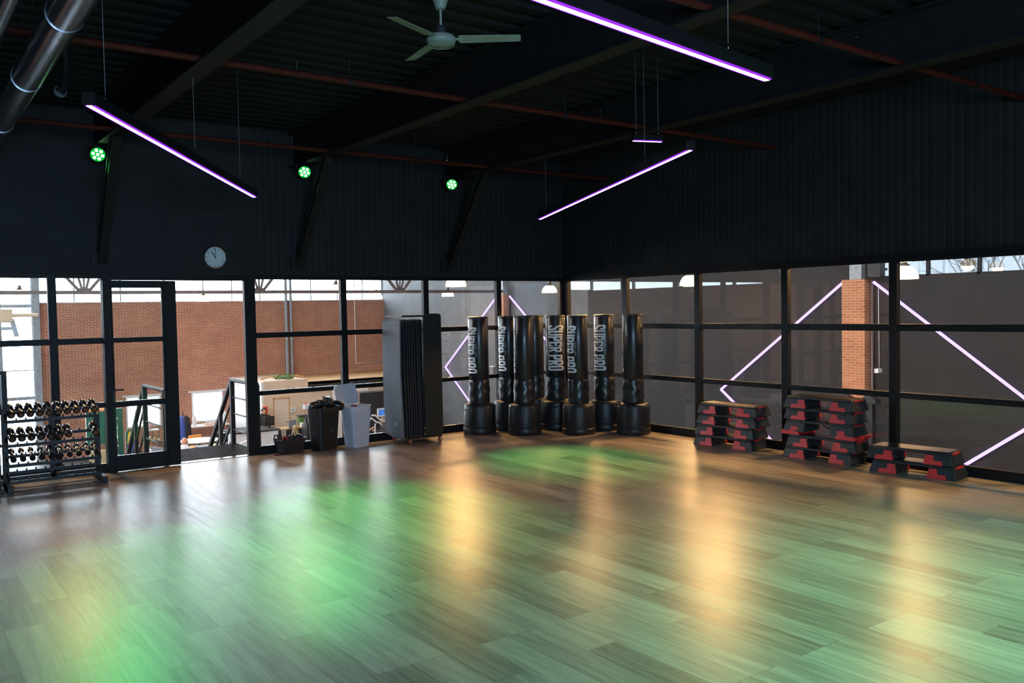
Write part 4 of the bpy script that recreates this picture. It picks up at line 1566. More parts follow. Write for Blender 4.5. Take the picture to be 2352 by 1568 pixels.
# ================================================================== DUMBBELL RACK
RX, RY = -8.0, -0.36
t = thing('dumbbell_rack', 'black three-tier dumbbell rack standing in front of the glass, far left', 'rack', (RX, RY, 0))
for sx in (-0.475, 0.475):
    up_ = MB()
    up_.box(sx - 0.03, sx + 0.03, 0.02, 0.08, 0.04, 0.90)
    up_.build('upright', 'black_metal', t, bevel=0.004)
    ft = MB()
    ft.box(sx - 0.032, sx + 0.032, -0.34, 0.24, 0.0, 0.075)
    ft.build('foot', 'black_metal', t, bevel=0.004)
MB().box(-0.03, 0.03, 0.03, 0.08, 0.04, 0.88).build('centre_post', 'black_metal', t, bevel=0.004)
MB().box(-0.475, 0.475, 0.03, 0.075, 0.05, 0.125).build('cross_beam', 'black_metal', t, bevel=0.004)
TIERS = [(0.83, 0.0), (0.565, -0.03), (0.345, -0.06), (0.165, -0.09)]
tilt = math.radians(22)
for (z, y) in TIERS:
    m = MB()
    for (yy, zz, lip) in ((-0.13, -0.045, 1), (0.05, 0.035, 1)):
        m.box(-0.47, 0.47, y + yy - 0.012, y + yy + 0.012, z + zz - 0.035, z + zz)
        for k in range(10):
            xx = -0.47 + 0.094 * (k + 0.0)
            m.box(xx - 0.008, xx + 0.008, y + yy - 0.012, y + yy + 0.012, z + zz, z + zz + 0.022)
    for sx in (-0.47, 0.0, 0.46):
        m.bar((sx, y - 0.13, z - 0.06), (sx, 0.05, z + 0.015), 0.02, 0.03)
    m.build('tier', 'black_metal', t)


def dumbbell(kind):
    o = thing('dumbbell', 'dumbbell', 'dumbbell', (0, 0, 0), 0, 'dumbbells on the rack')
    if kind == 'round':
        r, hl = 0.040, 0.062
        for s_ in (-1, 1):
            MB().lathe([(0, s_ * 0.052), (r * .93, s_ * 0.052), (r, s_ * 0.058), (r, s_ * (0.045 + hl)), (r * .88, s_ * (0.055 + hl)), (0, s_ * (0.055 + hl))], 20, ax='y').build('head', 'db_rubber', o)
            MB().lathe([(0, s_ * (0.055 + hl)), (0.022, s_ * (0.055 + hl)), (0.022, s_ * (0.058 + hl)), (0, s_ * (0.058 + hl))], 16, ax='y').build('end_disc', 'db_chrome', o)
        MB().lathe([(0.013, -0.052), (0.016, -0.03), (0.0165, 0.0), (0.016, 0.03), (0.013, 0.052)], 12, ax='y').build('handle', 'db_chrome', o)
    else:
        for s_ in (-1, 1):
            MB().lathe([(0, s_ * 0.066), (0.030, s_ * 0.066), (0.032, s_ * 0.072), (0.032, s_ * 0.112), (0.028, s_ * 0.118), (0, s_ * 0.118)], 18, ax='y').build('head', 'db_rubber', o)
        MB().lathe([(0.017, -0.066), (0.018, -0.03), (0.018, 0.03), (0.017, 0.066)], 14, ax='y').build('handle', 'db_chrome', o)
    return o


NTH = ['first', 'second', 'third', 'fourth', 'fifth', 'sixth', 'seventh', 'eighth', 'ninth', 'tenth']
dA, dB = dumbbell('round'), dumbbell('chrome')
usedA = usedB = False
for ti, (tier, slots, kind) in enumerate((('top', [0, 1, 2, 3, 4, 5, 6, 7, 8, 9], 'A'), ('second', [0, 1, 2, 3, 4, 5, 6, 9], 'A'), ('third', [0, 1, 2, 3, 4, 5, 6, 7, 8, 9], 'B'))):
    z, y = TIERS[ti]
    for q, k in enumerate(slots):
        if kind == 'A':
            o = copy_tree(dA) if usedA else dA
            usedA = True
        else:
            o = copy_tree(dB) if usedB else dB
            usedB = True
        xx = -0.423 + 0.094 * k
        rad = 0.040 if kind == 'A' else 0.032
        o.location = (RX + xx, RY + y - 0.04, z + (-0.005 + 0.004) + rad + 0.012)
        o.rotation_euler = (tilt, 0, 0)
        s_ = 1.0 if kind == 'A' else 1.0
        o['label'] = '%s %s from the left, %s tier of the rack' % (NTH[q], 'round-headed black dumbbell' if kind == 'A' else 'shiny-handled slim dumbbell', tier)

# second rack cut by the left edge of the picture
QX = -9.05
t = thing('storage_rack', 'black storage rack cut off by the left edge, beside the dumbbell rack', 'rack', (QX, RY, 0))
for sx in (-0.50, 0.50):
    MB().box(sx - 0.025, sx + 0.025, 0.02, 0.07, 0.0, 0.90).build('upright', 'black_metal', t, bevel=0.004)
    MB().box(sx - 0.025, sx + 0.025, -0.25, 0.20, 0.0, 0.05).build('foot', 'black_metal', t, bevel=0.004)
for z in (0.86, 0.50, 0.10):
    MB().box(-0.52, 0.52, -0.20, 0.16, z, z + 0.03).build('shelf', 'black_metal', t, bevel=0.003)
t = thing('framed_mirror', 'black framed stand with pale strip on top of the storage rack, far left edge', 'frame', (QX + 0.42, RY, 0.89))
f_ = MB()
f_.box(-0.25, 0.19, -0.02, 0.02, 0.40, 0.44).box(0.14, 0.19, -0.02, 0.02, 0.0, 0.40).box(-0.25, -0.20, -0.02, 0.02, 0.0, 0.40).box(-0.25, 0.19, -0.10, 0.08, 0.0, 0.02)
f_.build('frame', 'black', t)
MB().box(0.09, 0.135, -0.012, 0.012, 0.02, 0.39).build('pale_strip', 'white_paint', t)
MB().box(-0.195, 0.085, -0.005, 0.005, 0.02, 0.39).build('board', 'grey', t)
for i, (xx, zz, lab) in enumerate(((0.44, 0.89, 'black kettlebell on top of the storage rack, left of the dumbbells'), (0.30, 0.53, 'black kettlebell on the middle shelf of the storage rack'))):
    o = thing('kettlebell', lab, 'kettlebell', (QX + xx + 0.02, RY - 0.13, zz), 0, 'kettlebells on the storage rack')
    MB().lathe([(0.0, 0.0), (0.05, 0.0), (0.075, 0.035), (0.078, 0.07), (0.06, 0.11), (0.02, 0.128), (0.0, 0.13)], 20).build('ball', 'black_plastic', o)
    MB().tube([(-0.04, 0, 0.10), (-0.05, 0, 0.15), (-0.03, 0, 0.19), (0.03, 0, 0.19), (0.05, 0, 0.15), (0.04, 0, 0.10)], 0.014, 8).build('handle', 'black_plastic', o)
o = thing('glass_jar', 'clear round jar with dark green filling on the lowest shelf, far left edge', 'jar', (QX + 0.40, RY - 0.10, 0.13))
MB().lathe([(0.0, 0.004), (0.078, 0.004), (0.083, 0.02), (0.083, 0.13), (0.0, 0.13)], 24).build('filling', 'gym_green', o)
MB().lathe([(0.0, 0.0), (0.085, 0.0), (0.09, 0.02), (0.09, 0.19), (0.07, 0.23), (0.0, 0.24)], 24).build('jar_body', 'glass', o)
MB().lathe([(0.0, 0.235), (0.06, 0.235), (0.075, 0.25), (0.06, 0.275), (0.0, 0.28)], 24).build('lid', 'sill', o)

# ================================================================== LANDING, STAIRS AND RAILINGS BEYOND THE DOOR
t = thing('stair_landing', 'dark perforated steel landing just outside the open doorway', 'landing', (-6.0, 0.70, 0))
MB().box(-0.72, 0.66, -0.60, 0.55, -0.05, -0.004).build('deck_plate', 'tread', t)
st_ = MB()
for i in range(33):
    x = -0.70 + 1.34 * i / 32
    st_.box(x - 0.004, x + 0.004, -0.58, 0.53, -0.004, 0.004)
for i in range(27):
    y = -0.57 + 1.09 * i / 26
    st_.box(-0.70, 0.64, y - 0.004, y + 0.004, -0.004, 0.004)
st_.build('tread_pattern', 'steel_dark', t)
MB().box(-0.74, -0.70, -0.58, 0.55, -0.16, 0.01).box(0.64, 0.68, -0.58, 0.55, -0.16, 0.01).build('edge_beam', 'black_metal', t)
t = thing('staircase', 'steep dark steel stair dropping from the landing to the hall floor', 'staircase', (-6.0, 1.25, 0))
for i in range(14):
    MB().box(-0.60, 0.56, 0.235 * i + 0.02, 0.235 * i + 0.27, -0.235 * (i + 1) - 0.03, -0.235 * (i + 1)).build('tread', 'tread', t)
for sx in (-0.66, 0.60):
    MB().bar((sx, 0.0, -0.06), (sx, 3.28, -3.30), 0.03, 0.22).build('stringer', 'black_metal', t)


def railing(x, label):
    t = thing('stair_railing', label, 'railing', (x, 0, 0), 0, 'stair railings')
    for y in (0.16, 1.20):
        MB().box(-0.030, 0.030, y - 0.03, y + 0.03, 0.01, 0.94).build('post', 'black_metal', t)
    MB().tube([(0, 0.14, 0.95), (0, 1.22, 0.95)], 0.026, 12).build('handrail', 'black_metal', t)
    for z in (0.70, 0.46, 0.22):
        MB().tube([(0, 0.16, z), (0, 1.20, z)], 0.012, 8).build('rung', 'black_metal', t)
    d = 3.15
    MB().bar((0, 1.22, 0.94), (0, 1.22 + d, 0.94 - d), 0.055, 0.05).build('sloping_handrail', 'black_metal', t)
    for z in (0.62, 0.32):
        MB().bar((0, 1.26, z), (0, 1.26 + d, z - d), 0.025, 0.025).build('sloping_rung', 'black_metal', t)
    for k in (0.55, 1.7, 2.85):
        MB().box(-0.025, 0.025, 1.22 + k - 0.03, 1.22 + k + 0.03, -k - 0.1, 0.94 - k).build('stair_post', 'black_metal', t)


railing(-5.40, 'dark steel stair railing on the right of the open doorway')
railing(-6.62, 'dark steel stair railing seen through the sliding door glass')

# ================================================================== PENDANT LAMPS OF THE HALL
PEND = [
    (-0.17, 19.84, 2.40, 'glowing pendant lamp in front of the brick wall, above the open doorway', 60),
    (5.36, 17.26, 2.40, 'glowing pendant lamp near the corner of brick and grey wall', 60),
    (2.55, 14.70, 2.62, 'glowing pendant lamp half hidden by a window post, right of the downpipe', 60),
    (0.70, 4.54, 2.44, 'large glowing pendant lamp above the mat trolley', 60),
    (7.49, 15.70, 2.44, 'smaller glowing pendant lamp just below the large one above the mat trolley', 60),
    (6.76, 8.79, 2.40, 'glowing pendant lamp under the white heater, above the punching bags', 60),
    (-6.09, 18.23, 2.56, 'glowing pendant lamp at the far left, in front of the tall bright window', 60),
    (4.45, 1.12, 2.36, 'glowing pendant lamp seen by the post left of the four-step stack', 40),
    (7.05, 3.40, 2.42, 'small glowing pendant lamp close to the one left of the four-step stack', 60),
    (4.02, -3.88, 2.30, 'glowing pendant lamp before the high window, upper right', 40),
    # the row that hangs close to the studio glass, above what the photograph shows
    (1.55, 1.20, 2.96, 'pendant lamp of the row by the right glass wall, over the bag corner', 130),
    (1.55, -2.00, 2.96, 'pendant lamp of the row by the right glass wall, behind the left step stack', 220),
    (1.55, -5.30, 2.96, 'pendant lamp of the row by the right glass wall, behind the right step stack', 150),
    (1.55, -8.60, 2.96, 'pendant lamp of the row by the right glass wall, nearest the photographer', 130),
    (-1.10, 1.55, 2.96, 'pendant lamp of the row by the window wall, behind the mat trolley', 160),
    (-4.25, 1.55, 2.96, 'pendant lamp of the row by the window wall, behind the white basket', 40),
    (-7.40, 1.55, 2.96, 'pendant lamp of the row by the window wall, behind the sliding door', 95),
]


def pendant(x, y, z, label, power):
    t = thing('pendant_lamp', label, 'lamp', (x, y, z), 0, 'pendant lamps of the hall')
    MB().lathe([(0.225, 0.0), (0.223, 0.05), (0.20, 0.12), (0.15, 0.185), (0.09, 0.215)], 32, cap=False).build('glass_bell', 'lamp', t)
    MB().lathe([(0.0, 0.20), (0.10, 0.205), (0.085, 0.24), (0.05, 0.26), (0.05, 0.34), (0.0, 0.34)], 20).build('cap', 'lamp_cap', t)
    MB().tube([(0, 0, 0.34), (0, 0, 6.6 - z)], 0.010, 6).build('stem', 'lamp_cap', t)
    l = bpy.data.lights.new('pendant_bulb', 'POINT')
    l.energy = power * 2.6
    l.color = (1.0, 0.52, 0.19)
    l.shadow_soft_size = 0.18
    o = bpy.data.objects.new('pendant_bulb', l)
    COL.objects.link(o)
    o.parent = t
    o.location = (0, 0, 0.03)


for p in PEND:
    pendant(*p)
t = thing('ceiling_heater', 'white unit heater with louvred underside above the punching bags', 'heater', (6.4, 8.4, 2.86))
MB().box(-0.5, 0.9, -0.35, 0.35, 0.0, 0.5).build('case', 'white_paint', t, bevel=0.01)
lv = MB()
for k in range(9):
    lv.box(-0.42 + 0.15 * k, -0.34 + 0.15 * k, -0.358, -0.35, 0.14, 0.40)
lv.build('louvre', 'black', t)
MB().tube([(0.2, 0, 0.5), (0.2, 0, 2.74)], 0.02, 6).build('hanger', 'column_grey', t)
t = thing('loudspeaker', 'black loudspeaker mounted at the top of the brick pier behind the right glass', 'loudspeaker', (8.62, -0.66, 2.50))
MB().box(-0.12, 0.12, -0.14, 0.14, 0.0, 0.36).build('cabinet', 'black_plastic', t, bevel=0.01)
MB().box(-0.125, -0.12, -0.12, 0.12, 0.02, 0.34).build('grille', 'black', t)
MB().box(0.10, 0.40, -0.03, 0.03, 0.15, 0.21).build('bracket', 'black_metal', t)

# ================================================================== OFFICE BOX AND COUNTER AT THE BACK OF THE HALL
struct(wall_with_holes(1.98, 9.0, ZF, -0.74, [(2.34, 3.0, ZF, -1.27)], 20.0, 20.1).build('wall_office_front', 'cream'))
struct(MB().box(1.90, 1.98, 20.0, YB, ZF, -0.64).build('wall_office_side', 'white_paint'))
struct(MB().box(1.98, 3.75, 20.0, YB, -0.74, -0.62).build('ceiling_office', 'cream'))
t = struct(MB().box(2.38, 2.96, 20.02, 20.07, ZF, -1.31).build('door_2', 'cream_door'))
MB().box(2.34, 2.38, 19.98, 20.1, ZF, -1.27).box(2.96, 3.0, 19.98, 20.1, ZF, -1.27).box(2.34, 3.0, 19.98, 20.1, -1.31, -1.25).build('door_frame', 'oak', t)
MB().tube([(2.90, 20.02, -2.2), (2.90, 19.96, -2.2), (2.82, 19.96, -2.2)], 0.012, 6).build('door_handle', 'chrome', t)
lg = struct(MB().box(3.75, 9.0, 20.0, YB, -0.84, -0.74).build('trim_6', 'oak'))
struct(MB().box(3.75, 9.0, 19.90, 20.0, -1.10, -0.84).build('trim_7', 'black'))
rng = random.Random(3)
for i, (x, lab) in enumerate(((2.35, 'pale wooden stick lying on top of the cream office box'), (3.35, 'second pale wooden stick on the cream office box'))):
    tag(MB().tube([(x - .35, 20.3, -0.55 + .0), (x + .1, 20.5, -0.48), (x + .4, 20.4, -0.56)], 0.035, 6).build('wooden_stick', 'oak'), lab, 'stick', 'sticks on the office box')
m = MB()
for k in range(40):
    c = Vector((2.95 + rng.uniform(-.32, .32), 20.35 + rng.uniform(-.2, .2), -0.58))
    m.tube([c, c + Vector((rng.uniform(-.12, .12), rng.uniform(-.1, .1), rng.uniform(.08, .2)))], [0.035, 0.008], 5)
tag(m.build('trailing_plant', 'leaf'), 'low green plant growing along the top of the cream office box', 'plant')
tag(MB().box(1.93, 2.07, 19.86, 19.99, -1.80, -1.55).build('wall_box', 'red'), 'small red box on the pale office corner above the dark-haired person', 'box')
t = thing('wall_switch', 'pale switch box on the cream wall right of the cream door', 'switch', (3.1, 19.99, -1.76))
MB().box(-0.10, 0.10, -0.06, 0.0, -0.09, 0.09).build('case', 'sill', t, bevel=0.01)
MB().box(-0.06, 0.02, -0.065, -0.06, -0.01, 0.02).build('slot', 'ink', t)
t = thing('door_panel', 'bright white door panel with red heading beside the black screen', 'panel', (5.1, 19.86, 0))
MB().box(-0.42, 0.42, 0, 0.03, -3.2, -1.0).build('board', 'white_paint', t)
MB().box(-0.30, 0.18, -0.006, 0, -1.08, -1.02).build('heading', 'red', t)
t = thing('notice_board', 'white strip panel above the black screen, behind the basket lid', 'panel', (6.0, 19.86, 0))
MB().box(-0.35, 0.25, 0, 0.03, -1.24, -1.02).build('board', 'white_paint', t)
t = thing('partition_screen', 'wide black partition screen behind the two people exercising', 'screen', (6.75, 19.4, ZF))
MB().box(-1.1, 2.2, 0, 0.06, 0.02, 2.03).build('panel', 'black', t)
MB().box(-1.1, 2.2, -0.02, 0.08, 2.03, 2.09).build('top_rail', 'grey', t)

t = thing('reception_counter', 'white fronted reception counter with dark top behind the low black tub', 'counter', (1.0, 18.0, ZF))
MB().box(-0.85, 0.74, 0.0, 1.2, 0.0, 1.10).build('body', 'white_paint', t)
MB().box(-0.90, 0.80, -0.05, 1.25, 1.10, 1.15).build('counter_top', 'black', t)
MB().box(-0.14, -0.125, -0.006, 0.0, 0.03, 1.07).build('panel_joint', 'grey', t)
t = thing('back_counter', 'dark back counter with wooden edge behind the black basket', 'counter', (2.45, 18.4, ZF))
MB().box(-0.62, 0.85, 0.0, 0.7, 0.0, 1.02).build('body', 'black', t)
MB().box(-0.62, 0.85, -0.02, 0.72, 1.02, 1.06).build('counter_top', 'oak', t)
t = thing('computer_monitor', 'black computer monitor on the reception counter, seen from behind', 'monitor', (1.62, 18.5, ZF + 1.15))
MB().box(-0.19, 0.19, 0.0, 0.03, 0.06, 0.40).build('display', 'black_plastic', t, bevel=0.006)
MB().box(-0.03, 0.03, 0.0, 0.05, 0.0, 0.1).box(-0.10, 0.10, -0.06, 0.08, 0.0, 0.012).build('stand', 'black_plastic', t)
t = thing('planter_box', 'square planter covered in artificial grass on the back counter', 'planter', (3.05, 18.9, ZF + 1.06))
MB().box(-0.16, 0.16, -0.12, 0.12, 0.0, 0.34).build('box', 'grass_box', t, bevel=0.02)
MB().box(-0.20, 0.18, -0.14, 0.14, 0.34, 0.37).build('lid', 'black', t)
t = thing('table_lamp', 'small lamp with pale green shade standing on the grass planter', 'lamp', (3.16, 18.95, ZF + 1.43))
MB().lathe([(0.0, 0), (0.06, 0), (0.06, .015), (0, .015)], 14).tube([(0, 0, 0), (0, 0, 0.25)], 0.008, 6).build('stem', 'chrome', t)
MB().lathe([(0.085, 0.22), (0.075, 0.40)], 18, cap=False).build('lamp_shade', 'sill', t)
MB().ball((0.02, 0, 0.43), 0.035).build('finial', 'red', t)
t = thing('dried_plant', 'dried plant in a dark vase beside the pale green lamp', 'plant', (3.36, 18.85, ZF + 1.06))
MB().lathe([(0.0, 0), (0.05, 0), (0.07, .08), (0.05, .2), (0.04, .27), (0.0, .27)], 16).build('vase', 'black_plastic', t)
m = MB()
for k in range(26):
    a, r = rng.uniform(0, 2 * PI), rng.uniform(.02, .16)
    m.tube([(0, 0, .26), (r * .4 * math.cos(a), r * .4 * math.sin(a), .45), (r * math.cos(a), r * math.sin(a), rng.uniform(.5, .72))], [.006, .006, .018], 5)
m.build('stalks', 'dry', t)
tag(MB().box(2.27, 2.55, 18.30, 18.36, ZF + 1.06, ZF + 1.36).build('notice_box', 'grey'), 'slate grey box standing on the back counter above the hanging plant', 'box')
t = thing('hanging_plant', 'pale yellow trailing plant in front of the slate grey box', 'plant', (2.41, 18.1, -2.22))
m = MB().ball((0, 0, 0.02), 0.10, 0.09, 0.10)
for k in range(16):
    a = rng.uniform(0, 2 * PI)
    x = 0.10 * math.cos(a)
    m.tube([(x * .5, 0.03 * math.sin(a), 0.0), (x * 1.1, 0.05 * math.sin(a), -0.12), (x * 1.2 + rng.uniform(-.02, .02), 0.05 * math.sin(a), -rng.uniform(.2, .45))], [.022, .018, .006], 5)
m.build('foliage', 'dry', t)
tag(MB().box(2.80, 3.02, 18.45, 18.6, ZF + 1.06, ZF + 1.2).build('white_box', 'white_paint'), 'small white box on the back counter below the grass planter', 'box')
t = thing('menu_card', 'framed card with grey pattern on the dark counter front', 'card', (2.09, 18.37, -2.35))
MB().box(-0.08, 0.08, 0.0, 0.02, -0.14, 0.14).build('frame', 'white_paint', t)
mp_ = MB()
for k in range(5):
    mp_.box(-0.06 + 0.01 * (k % 2), 0.05, -0.004, 0, -0.12 + .05 * k, -0.095 + .05 * k)
mp_.build('pattern', 'grey', t)
t = thing('tall_bottle', 'tall black bottle shape left of the black basket, beyond the glass', 'bottle', (2.62, 17.6, ZF))
MB().lathe([(0.0, 0), (0.15, 0), (0.15, 1.1), (0.12, 1.25), (0.05, 1.4), (0.05, 1.52), (0, 1.52)], 18).build('bottle_body', 'black_plastic', t)

# tables under the brick-wall windows
t = thing('wall_table', 'white topped side table under the right low window', 'table', (0.15, 22.7, ZF))
MB().box(-0.85, 1.3, -0.35, 0.35, 0.90, 0.94).build('table_top', 'white_paint', t)
for (x, y) in ((-0.8, -.3), (1.25, -.3), (-0.8, .3), (1.25, .3)):
    MB().box(x - .03, x + .03, y - .03, y + .03, 0, 0.90).build('leg', 'truss', t)
tag(MB().box(0.10, 0.22, 22.5, 22.62, ZF + .94, ZF + 1.30).build('dispenser', 'white_paint'), 'white dispenser on the left of the side table under the low window', 'dispenser')
t = thing('wire_basket', 'small green wire basket on the side table under the low window', 'basket', (0.36, 22.6, ZF + .94))
m = MB()
for k in range(12):
    a = 2 * PI * k / 12
    m.tube([(0.12 * math.cos(a), 0.12 * math.sin(a), 0), (0.15 * math.cos(a + .4), 0.15 * math.sin(a + .4), .12), (0.10 * math.cos(a + .8), 0.10 * math.sin(a + .8), .24)], .008, 5)
m.build('wires', 'dry', t)
t = thing('cup_tray', 'wooden tray of white cups on the side table', 'tray', (0.78, 22.6, ZF + .94))
MB().box(-0.22, 0.22, -0.12, 0.12, 0, 0.04).build('tray', 'oak', t)
for k in range(5):
    tag(MB().lathe([(0, 0), (0.03, 0), (0.04, .09), (0.036, .09), (0.0, .02)], 12, (0.62 + .08 * k, 22.56, ZF + .98)).build('cup', 'white_paint'),
        '%s white cup from the left on the wooden tray' % NTH[k], 'cup', 'cups on the tray')
t = thing('drink_jug', 'clear pale jug with tap at the right end of the side table', 'jug', (1.3, 22.6, ZF + .94))
MB().lathe([(0, 0), (0.11, 0), (0.12, .1), (0.12, .4), (0.06, .5), (0, .5)], 18).build('jug_body', 'sill', t)
tag(MB().box(0.42, 0.50, YB - .02, YB + .04, -2.24, -2.08).build('orange_tag', 'orange'), 'small orange card in the lower left of the right low window', 'card')

t = thing('round_table', 'white round table in front of the bald man', 'table', (-1.05, 17.8, ZF))
MB().lathe([(0, 1.02), (0.62, 1.02), (0.64, 1.04), (0.62, 1.06), (0, 1.06)], 36).build('table_top', 'white_paint', t)
MB().tube([(0, 0, 0.02), (0, 0, 1.02)], 0.04, 10).lathe([(0, 0), (0.3, 0), (0.28, .03), (0, .03)], 20).build('pedestal', 'black_metal', t)
t = thing('service_desk', 'dark open desk with steel edge, right of the bald man', 'desk', (-1.15, 16.4, ZF))
MB().box(-0.32, 0.42, 0, 0.5, 0.97, 1.02).build('desk_top', 'grey', t)
MB().box(-0.32, -0.26, 0, 0.5, 0, 0.97).box(0.36, 0.42, 0, 0.5, 0, 0.97).build('side_panel', 'column_grey', t)
MB().box(-0.26, 0.36, 0.02, 0.48, 0.70, 0.73).box(-0.26, 0.36, 0.45, 0.48, 0.0, 0.7).build('shelf', 'black', t)
tag(MB().box(-0.98, -0.86, 16.45, 16.55, ZF + 1.02, ZF + 1.035).build('yellow_card', 'yellow'), 'tiny yellow card on the dark open desk', 'card')
for i, (x, y, mt, lab) in enumerate(((-0.95, 18.9, 'orange', 'chair with orange wooden back behind the white round table'), (-0.12, 18.65, 'cloth_black', 'chair with dark rounded back right of the white round table'))):
    t = thing('cafe_chair', lab, 'chair', (x, y, ZF), 0, 'chairs at the round table')
    MB().box(-0.22, 0.22, -0.22, 0.22, 0.66, 0.70).build('seat', mt, t, bevel=0.01)
    MB().box(-0.22, 0.22, -0.24, -0.20, 0.82, 1.12).build('backrest', mt, t, bevel=0.03)
    for (lx, ly) in ((-.19, -.19), (.19, -.19), (-.19, .19), (.19, .19)):
        MB().box(lx - .018, lx + .018, ly - .018, ly + .018, 0, 0.66 if ly > 0 else 0.9).build('leg', 'black_metal', t)
t = thing('leafy_plant', 'green fern-like plant in a tan pot just right of the bald man', 'plant', (-1.83, 15.7, ZF))
MB().lathe([(0, 0), (0.14, 0), (0.19, .75), (0.17, .75), (0, .70)], 18).build('pot', 'oak', t)
m = MB()
for k in range(70):
    a = rng.uniform(0, 2 * PI)
    e = rng.uniform(0.2, 1.3)
    L = rng.uniform(.22, .42)
    d = Vector((math.cos(a) * math.cos(e), math.sin(a) * math.cos(e), math.sin(e)))
    p0 = Vector((0, 0, .74))
    p1 = p0 + d * L * .6
    p2 = p0 + d * L + Vector((math.cos(a), math.sin(a), -.6)) * .10
    s_ = Vector((-math.sin(a), math.cos(a), 0)) * 0.022
    m.add([p0, p1 - s_, p1 + s_, p2 - s_ * .6, p2 + s_ * .6], [(0, 1, 2), (1, 3, 4, 2)])
m.build('leaves', 'leaf', t, fix=False)
t = thing('coat_rack', 'dark blue coats hanging on a rack behind the bald man', 'coat rack', (-0.80, 20.6, ZF))
MB().tube([(0, 0, 0), (0, 0, 1.75)], 0.02, 8).lathe([(0, 0), (.22, 0), (.2, .03), (0, .03)], 16).build('stand', 'black_metal', t)
for i, (dx, mt) in enumerate(((-0.07, 'blue'), (0.10, 'cloth_black'))):
    v = MB().lathe([(0.03, 1.60), (0.13, 1.50), (0.16, 1.2), (0.19, .75), (0.0, .74)], 14, (dx, -0.05, 0))
    v.build('coat', mt, t)

# training machines seen through the lower panes
t = thing('cable_tower', 'tall dark green cable tower behind the sliding door', 'gym machine', (-4.12, 15.0, ZF))
MB().box(-0.10, 0.10, -0.08, 0.08, 0, 2.6).build('tower', 'gym_green', t)
MB().box(-0.7, 0.7, -0.05, 0.05, 0.0, 0.08).build('foot', 'black_metal', t)
for k in range(8):
    MB().lathe([(0, -.01), (0.028, -.01), (0.028, .01), (0, .01)], 10, (-0.06, -0.09, 0.5 + .26 * k), 'y').build('pulley', 'sill', t)
MB().tube([(-0.06, -0.1, 0.3), (-0.06, -0.1, 2.5)], 0.006, 5).build('cable', 'chrome', t)
t = thing('lever_machine', 'green lever machine with yellow guard and white footbar beside the cable tower', 'gym machine', (-3.90, 15.0, ZF))
MB().tube([(0.0, 0, 0), (0.0, 0, 1.85), (0.06, 0, 1.95)], 0.05, 10).build('frame', 'gym_green', t)
MB().tube([(0.02, -0.1, 1.55), (0.04, -0.1, 1.82), (0.08, -0.1, 1.90)], 0.045, 10).build('guard', 'yellow', t)
MB().box(-0.02, 0.36, -0.14, -0.08, 1.45, 1.50).build('footbar', 'white_paint', t)
MB().box(-0.05, 0.35, -0.3, 0.3, 0.9, 1.0).build('pad', 'black', t, bevel=0.02)
tag(MB().lathe([(0, 0), (0.13, .0), (0.11, .5), (0.07, .72), (0.0, .75)], 14, (-3.88, 14.6, -2.35)).build('hanging_towel', 'blue'), 'blue towel hanging below the yellow guarded machine', 'towel')
t = thing('treadmill', 'dark treadmill with white upright, left of the sliding door', 'gym machine', (-4.72, 14.0, ZF))
MB().box(-0.45, 0.10, -0.8, 0.8, 0.1, 0.24).build('running_deck', 'black_metal', t)
MB().box(-0.42, 0.06, -0.04, 0.04, 1.75, 2.65).build('display_panel', 'gym_green', t)
MB().box(-0.45, 0.12, -0.05, 0.05, 2.66, 2.72).build('top_strip', 'orange', t)
MB().tube([(0.13, -0.05, 0.2), (0.13, -0.05, 2.6)], 0.022, 8).build('upright', 'white_paint', t)
MB().box(-0.40, 0.05, -0.35, -0.1, 1.25, 1.62).build('seat_pad', 'dry', t, bevel=0.03)
tag(MB().box(-3.95, -3.35, 17.5, 18.1, ZF, ZF + 0.75).build('plyometric_box', 'oak', bevel=0.01), 'light wooden jump box low behind the pane left of the sliding door', 'box')
t = thing('stability_ball_stand', 'pink ball on a white shelf with thin legs, seen through the sliding door', 'ball', (-2.48, 18.2, ZF))
MB().box(-0.12, 0.22, -0.15, 0.15, 1.48, 1.51).build('shelf', 'white_paint', t)
for x in (-0.1, 0.02, 0.2):
    MB().tube([(x, -0.13, 0), (x, -0.13, 1.48)], 0.010, 6).build('leg', 'black_metal', t)
tag(MB().ball((-2.53, 18.2, ZF + 1.51 + 0.13), 0.13, n=20, m=12).build('exercise_ball', 'pink'), 'pink exercise ball on the white shelf under the left low window', 'ball')
t = thing('small_weight_rack', 'rack of small weights with yellow-lit ends seen through the sliding door', 'rack', (-2.85, 16.0, ZF))
for z in (1.12, 1.40):
    MB().bar((-0.25, 0, z + .10), (0.30, 0, z - .10), 0.2, 0.03, up=(0, 0, 1)).build('tier', 'black_metal', t)
MB().box(-0.27, -0.22, -0.05, 0.05, 0, 1.5).box(0.25, 0.30, -0.05, 0.05, 0, 1.4).build('upright', 'black_metal', t)
wA = thing('hand_weight', 'w', 'weight', (0, 0, 0), 0, 'small weights on the far rack')
MB().lathe([(0, -.05), (0.045, -.05), (0.045, .05), (0, .05)], 12, ax='y').build('disc', 'dry', wA)  # yellow light on the weights is put into the disc colour
for k in range(8):
    o = wA if k == 0 else copy_tree(wA)
    r_, c_ = divmod(k, 4)
    o.location = (-3.05 + 0.13 * c_, 15.92, ZF + (1.12 if r_ else 1.40) + .05 + .06 - .045 * c_ + .03)
    o['label'] = '%s small yellow-lit weight from the left on the %s tier of the far rack' % (NTH[c_], 'lower' if r_ else 'upper')
t = thing('boxing_roll', 'grey black padded roll lying low behind the sliding door glass', 'roll', (-3.45, 13.6, -1.86))
MB().tube([(-0.16, 0.1, .04), (-0.12, 0.08, .03), (0.22, -0.1, -.05), (0.26, -0.12, -.06)], [0.06, 0.12, 0.13, 0.07], 18).build('roll_body', 'grey', t)
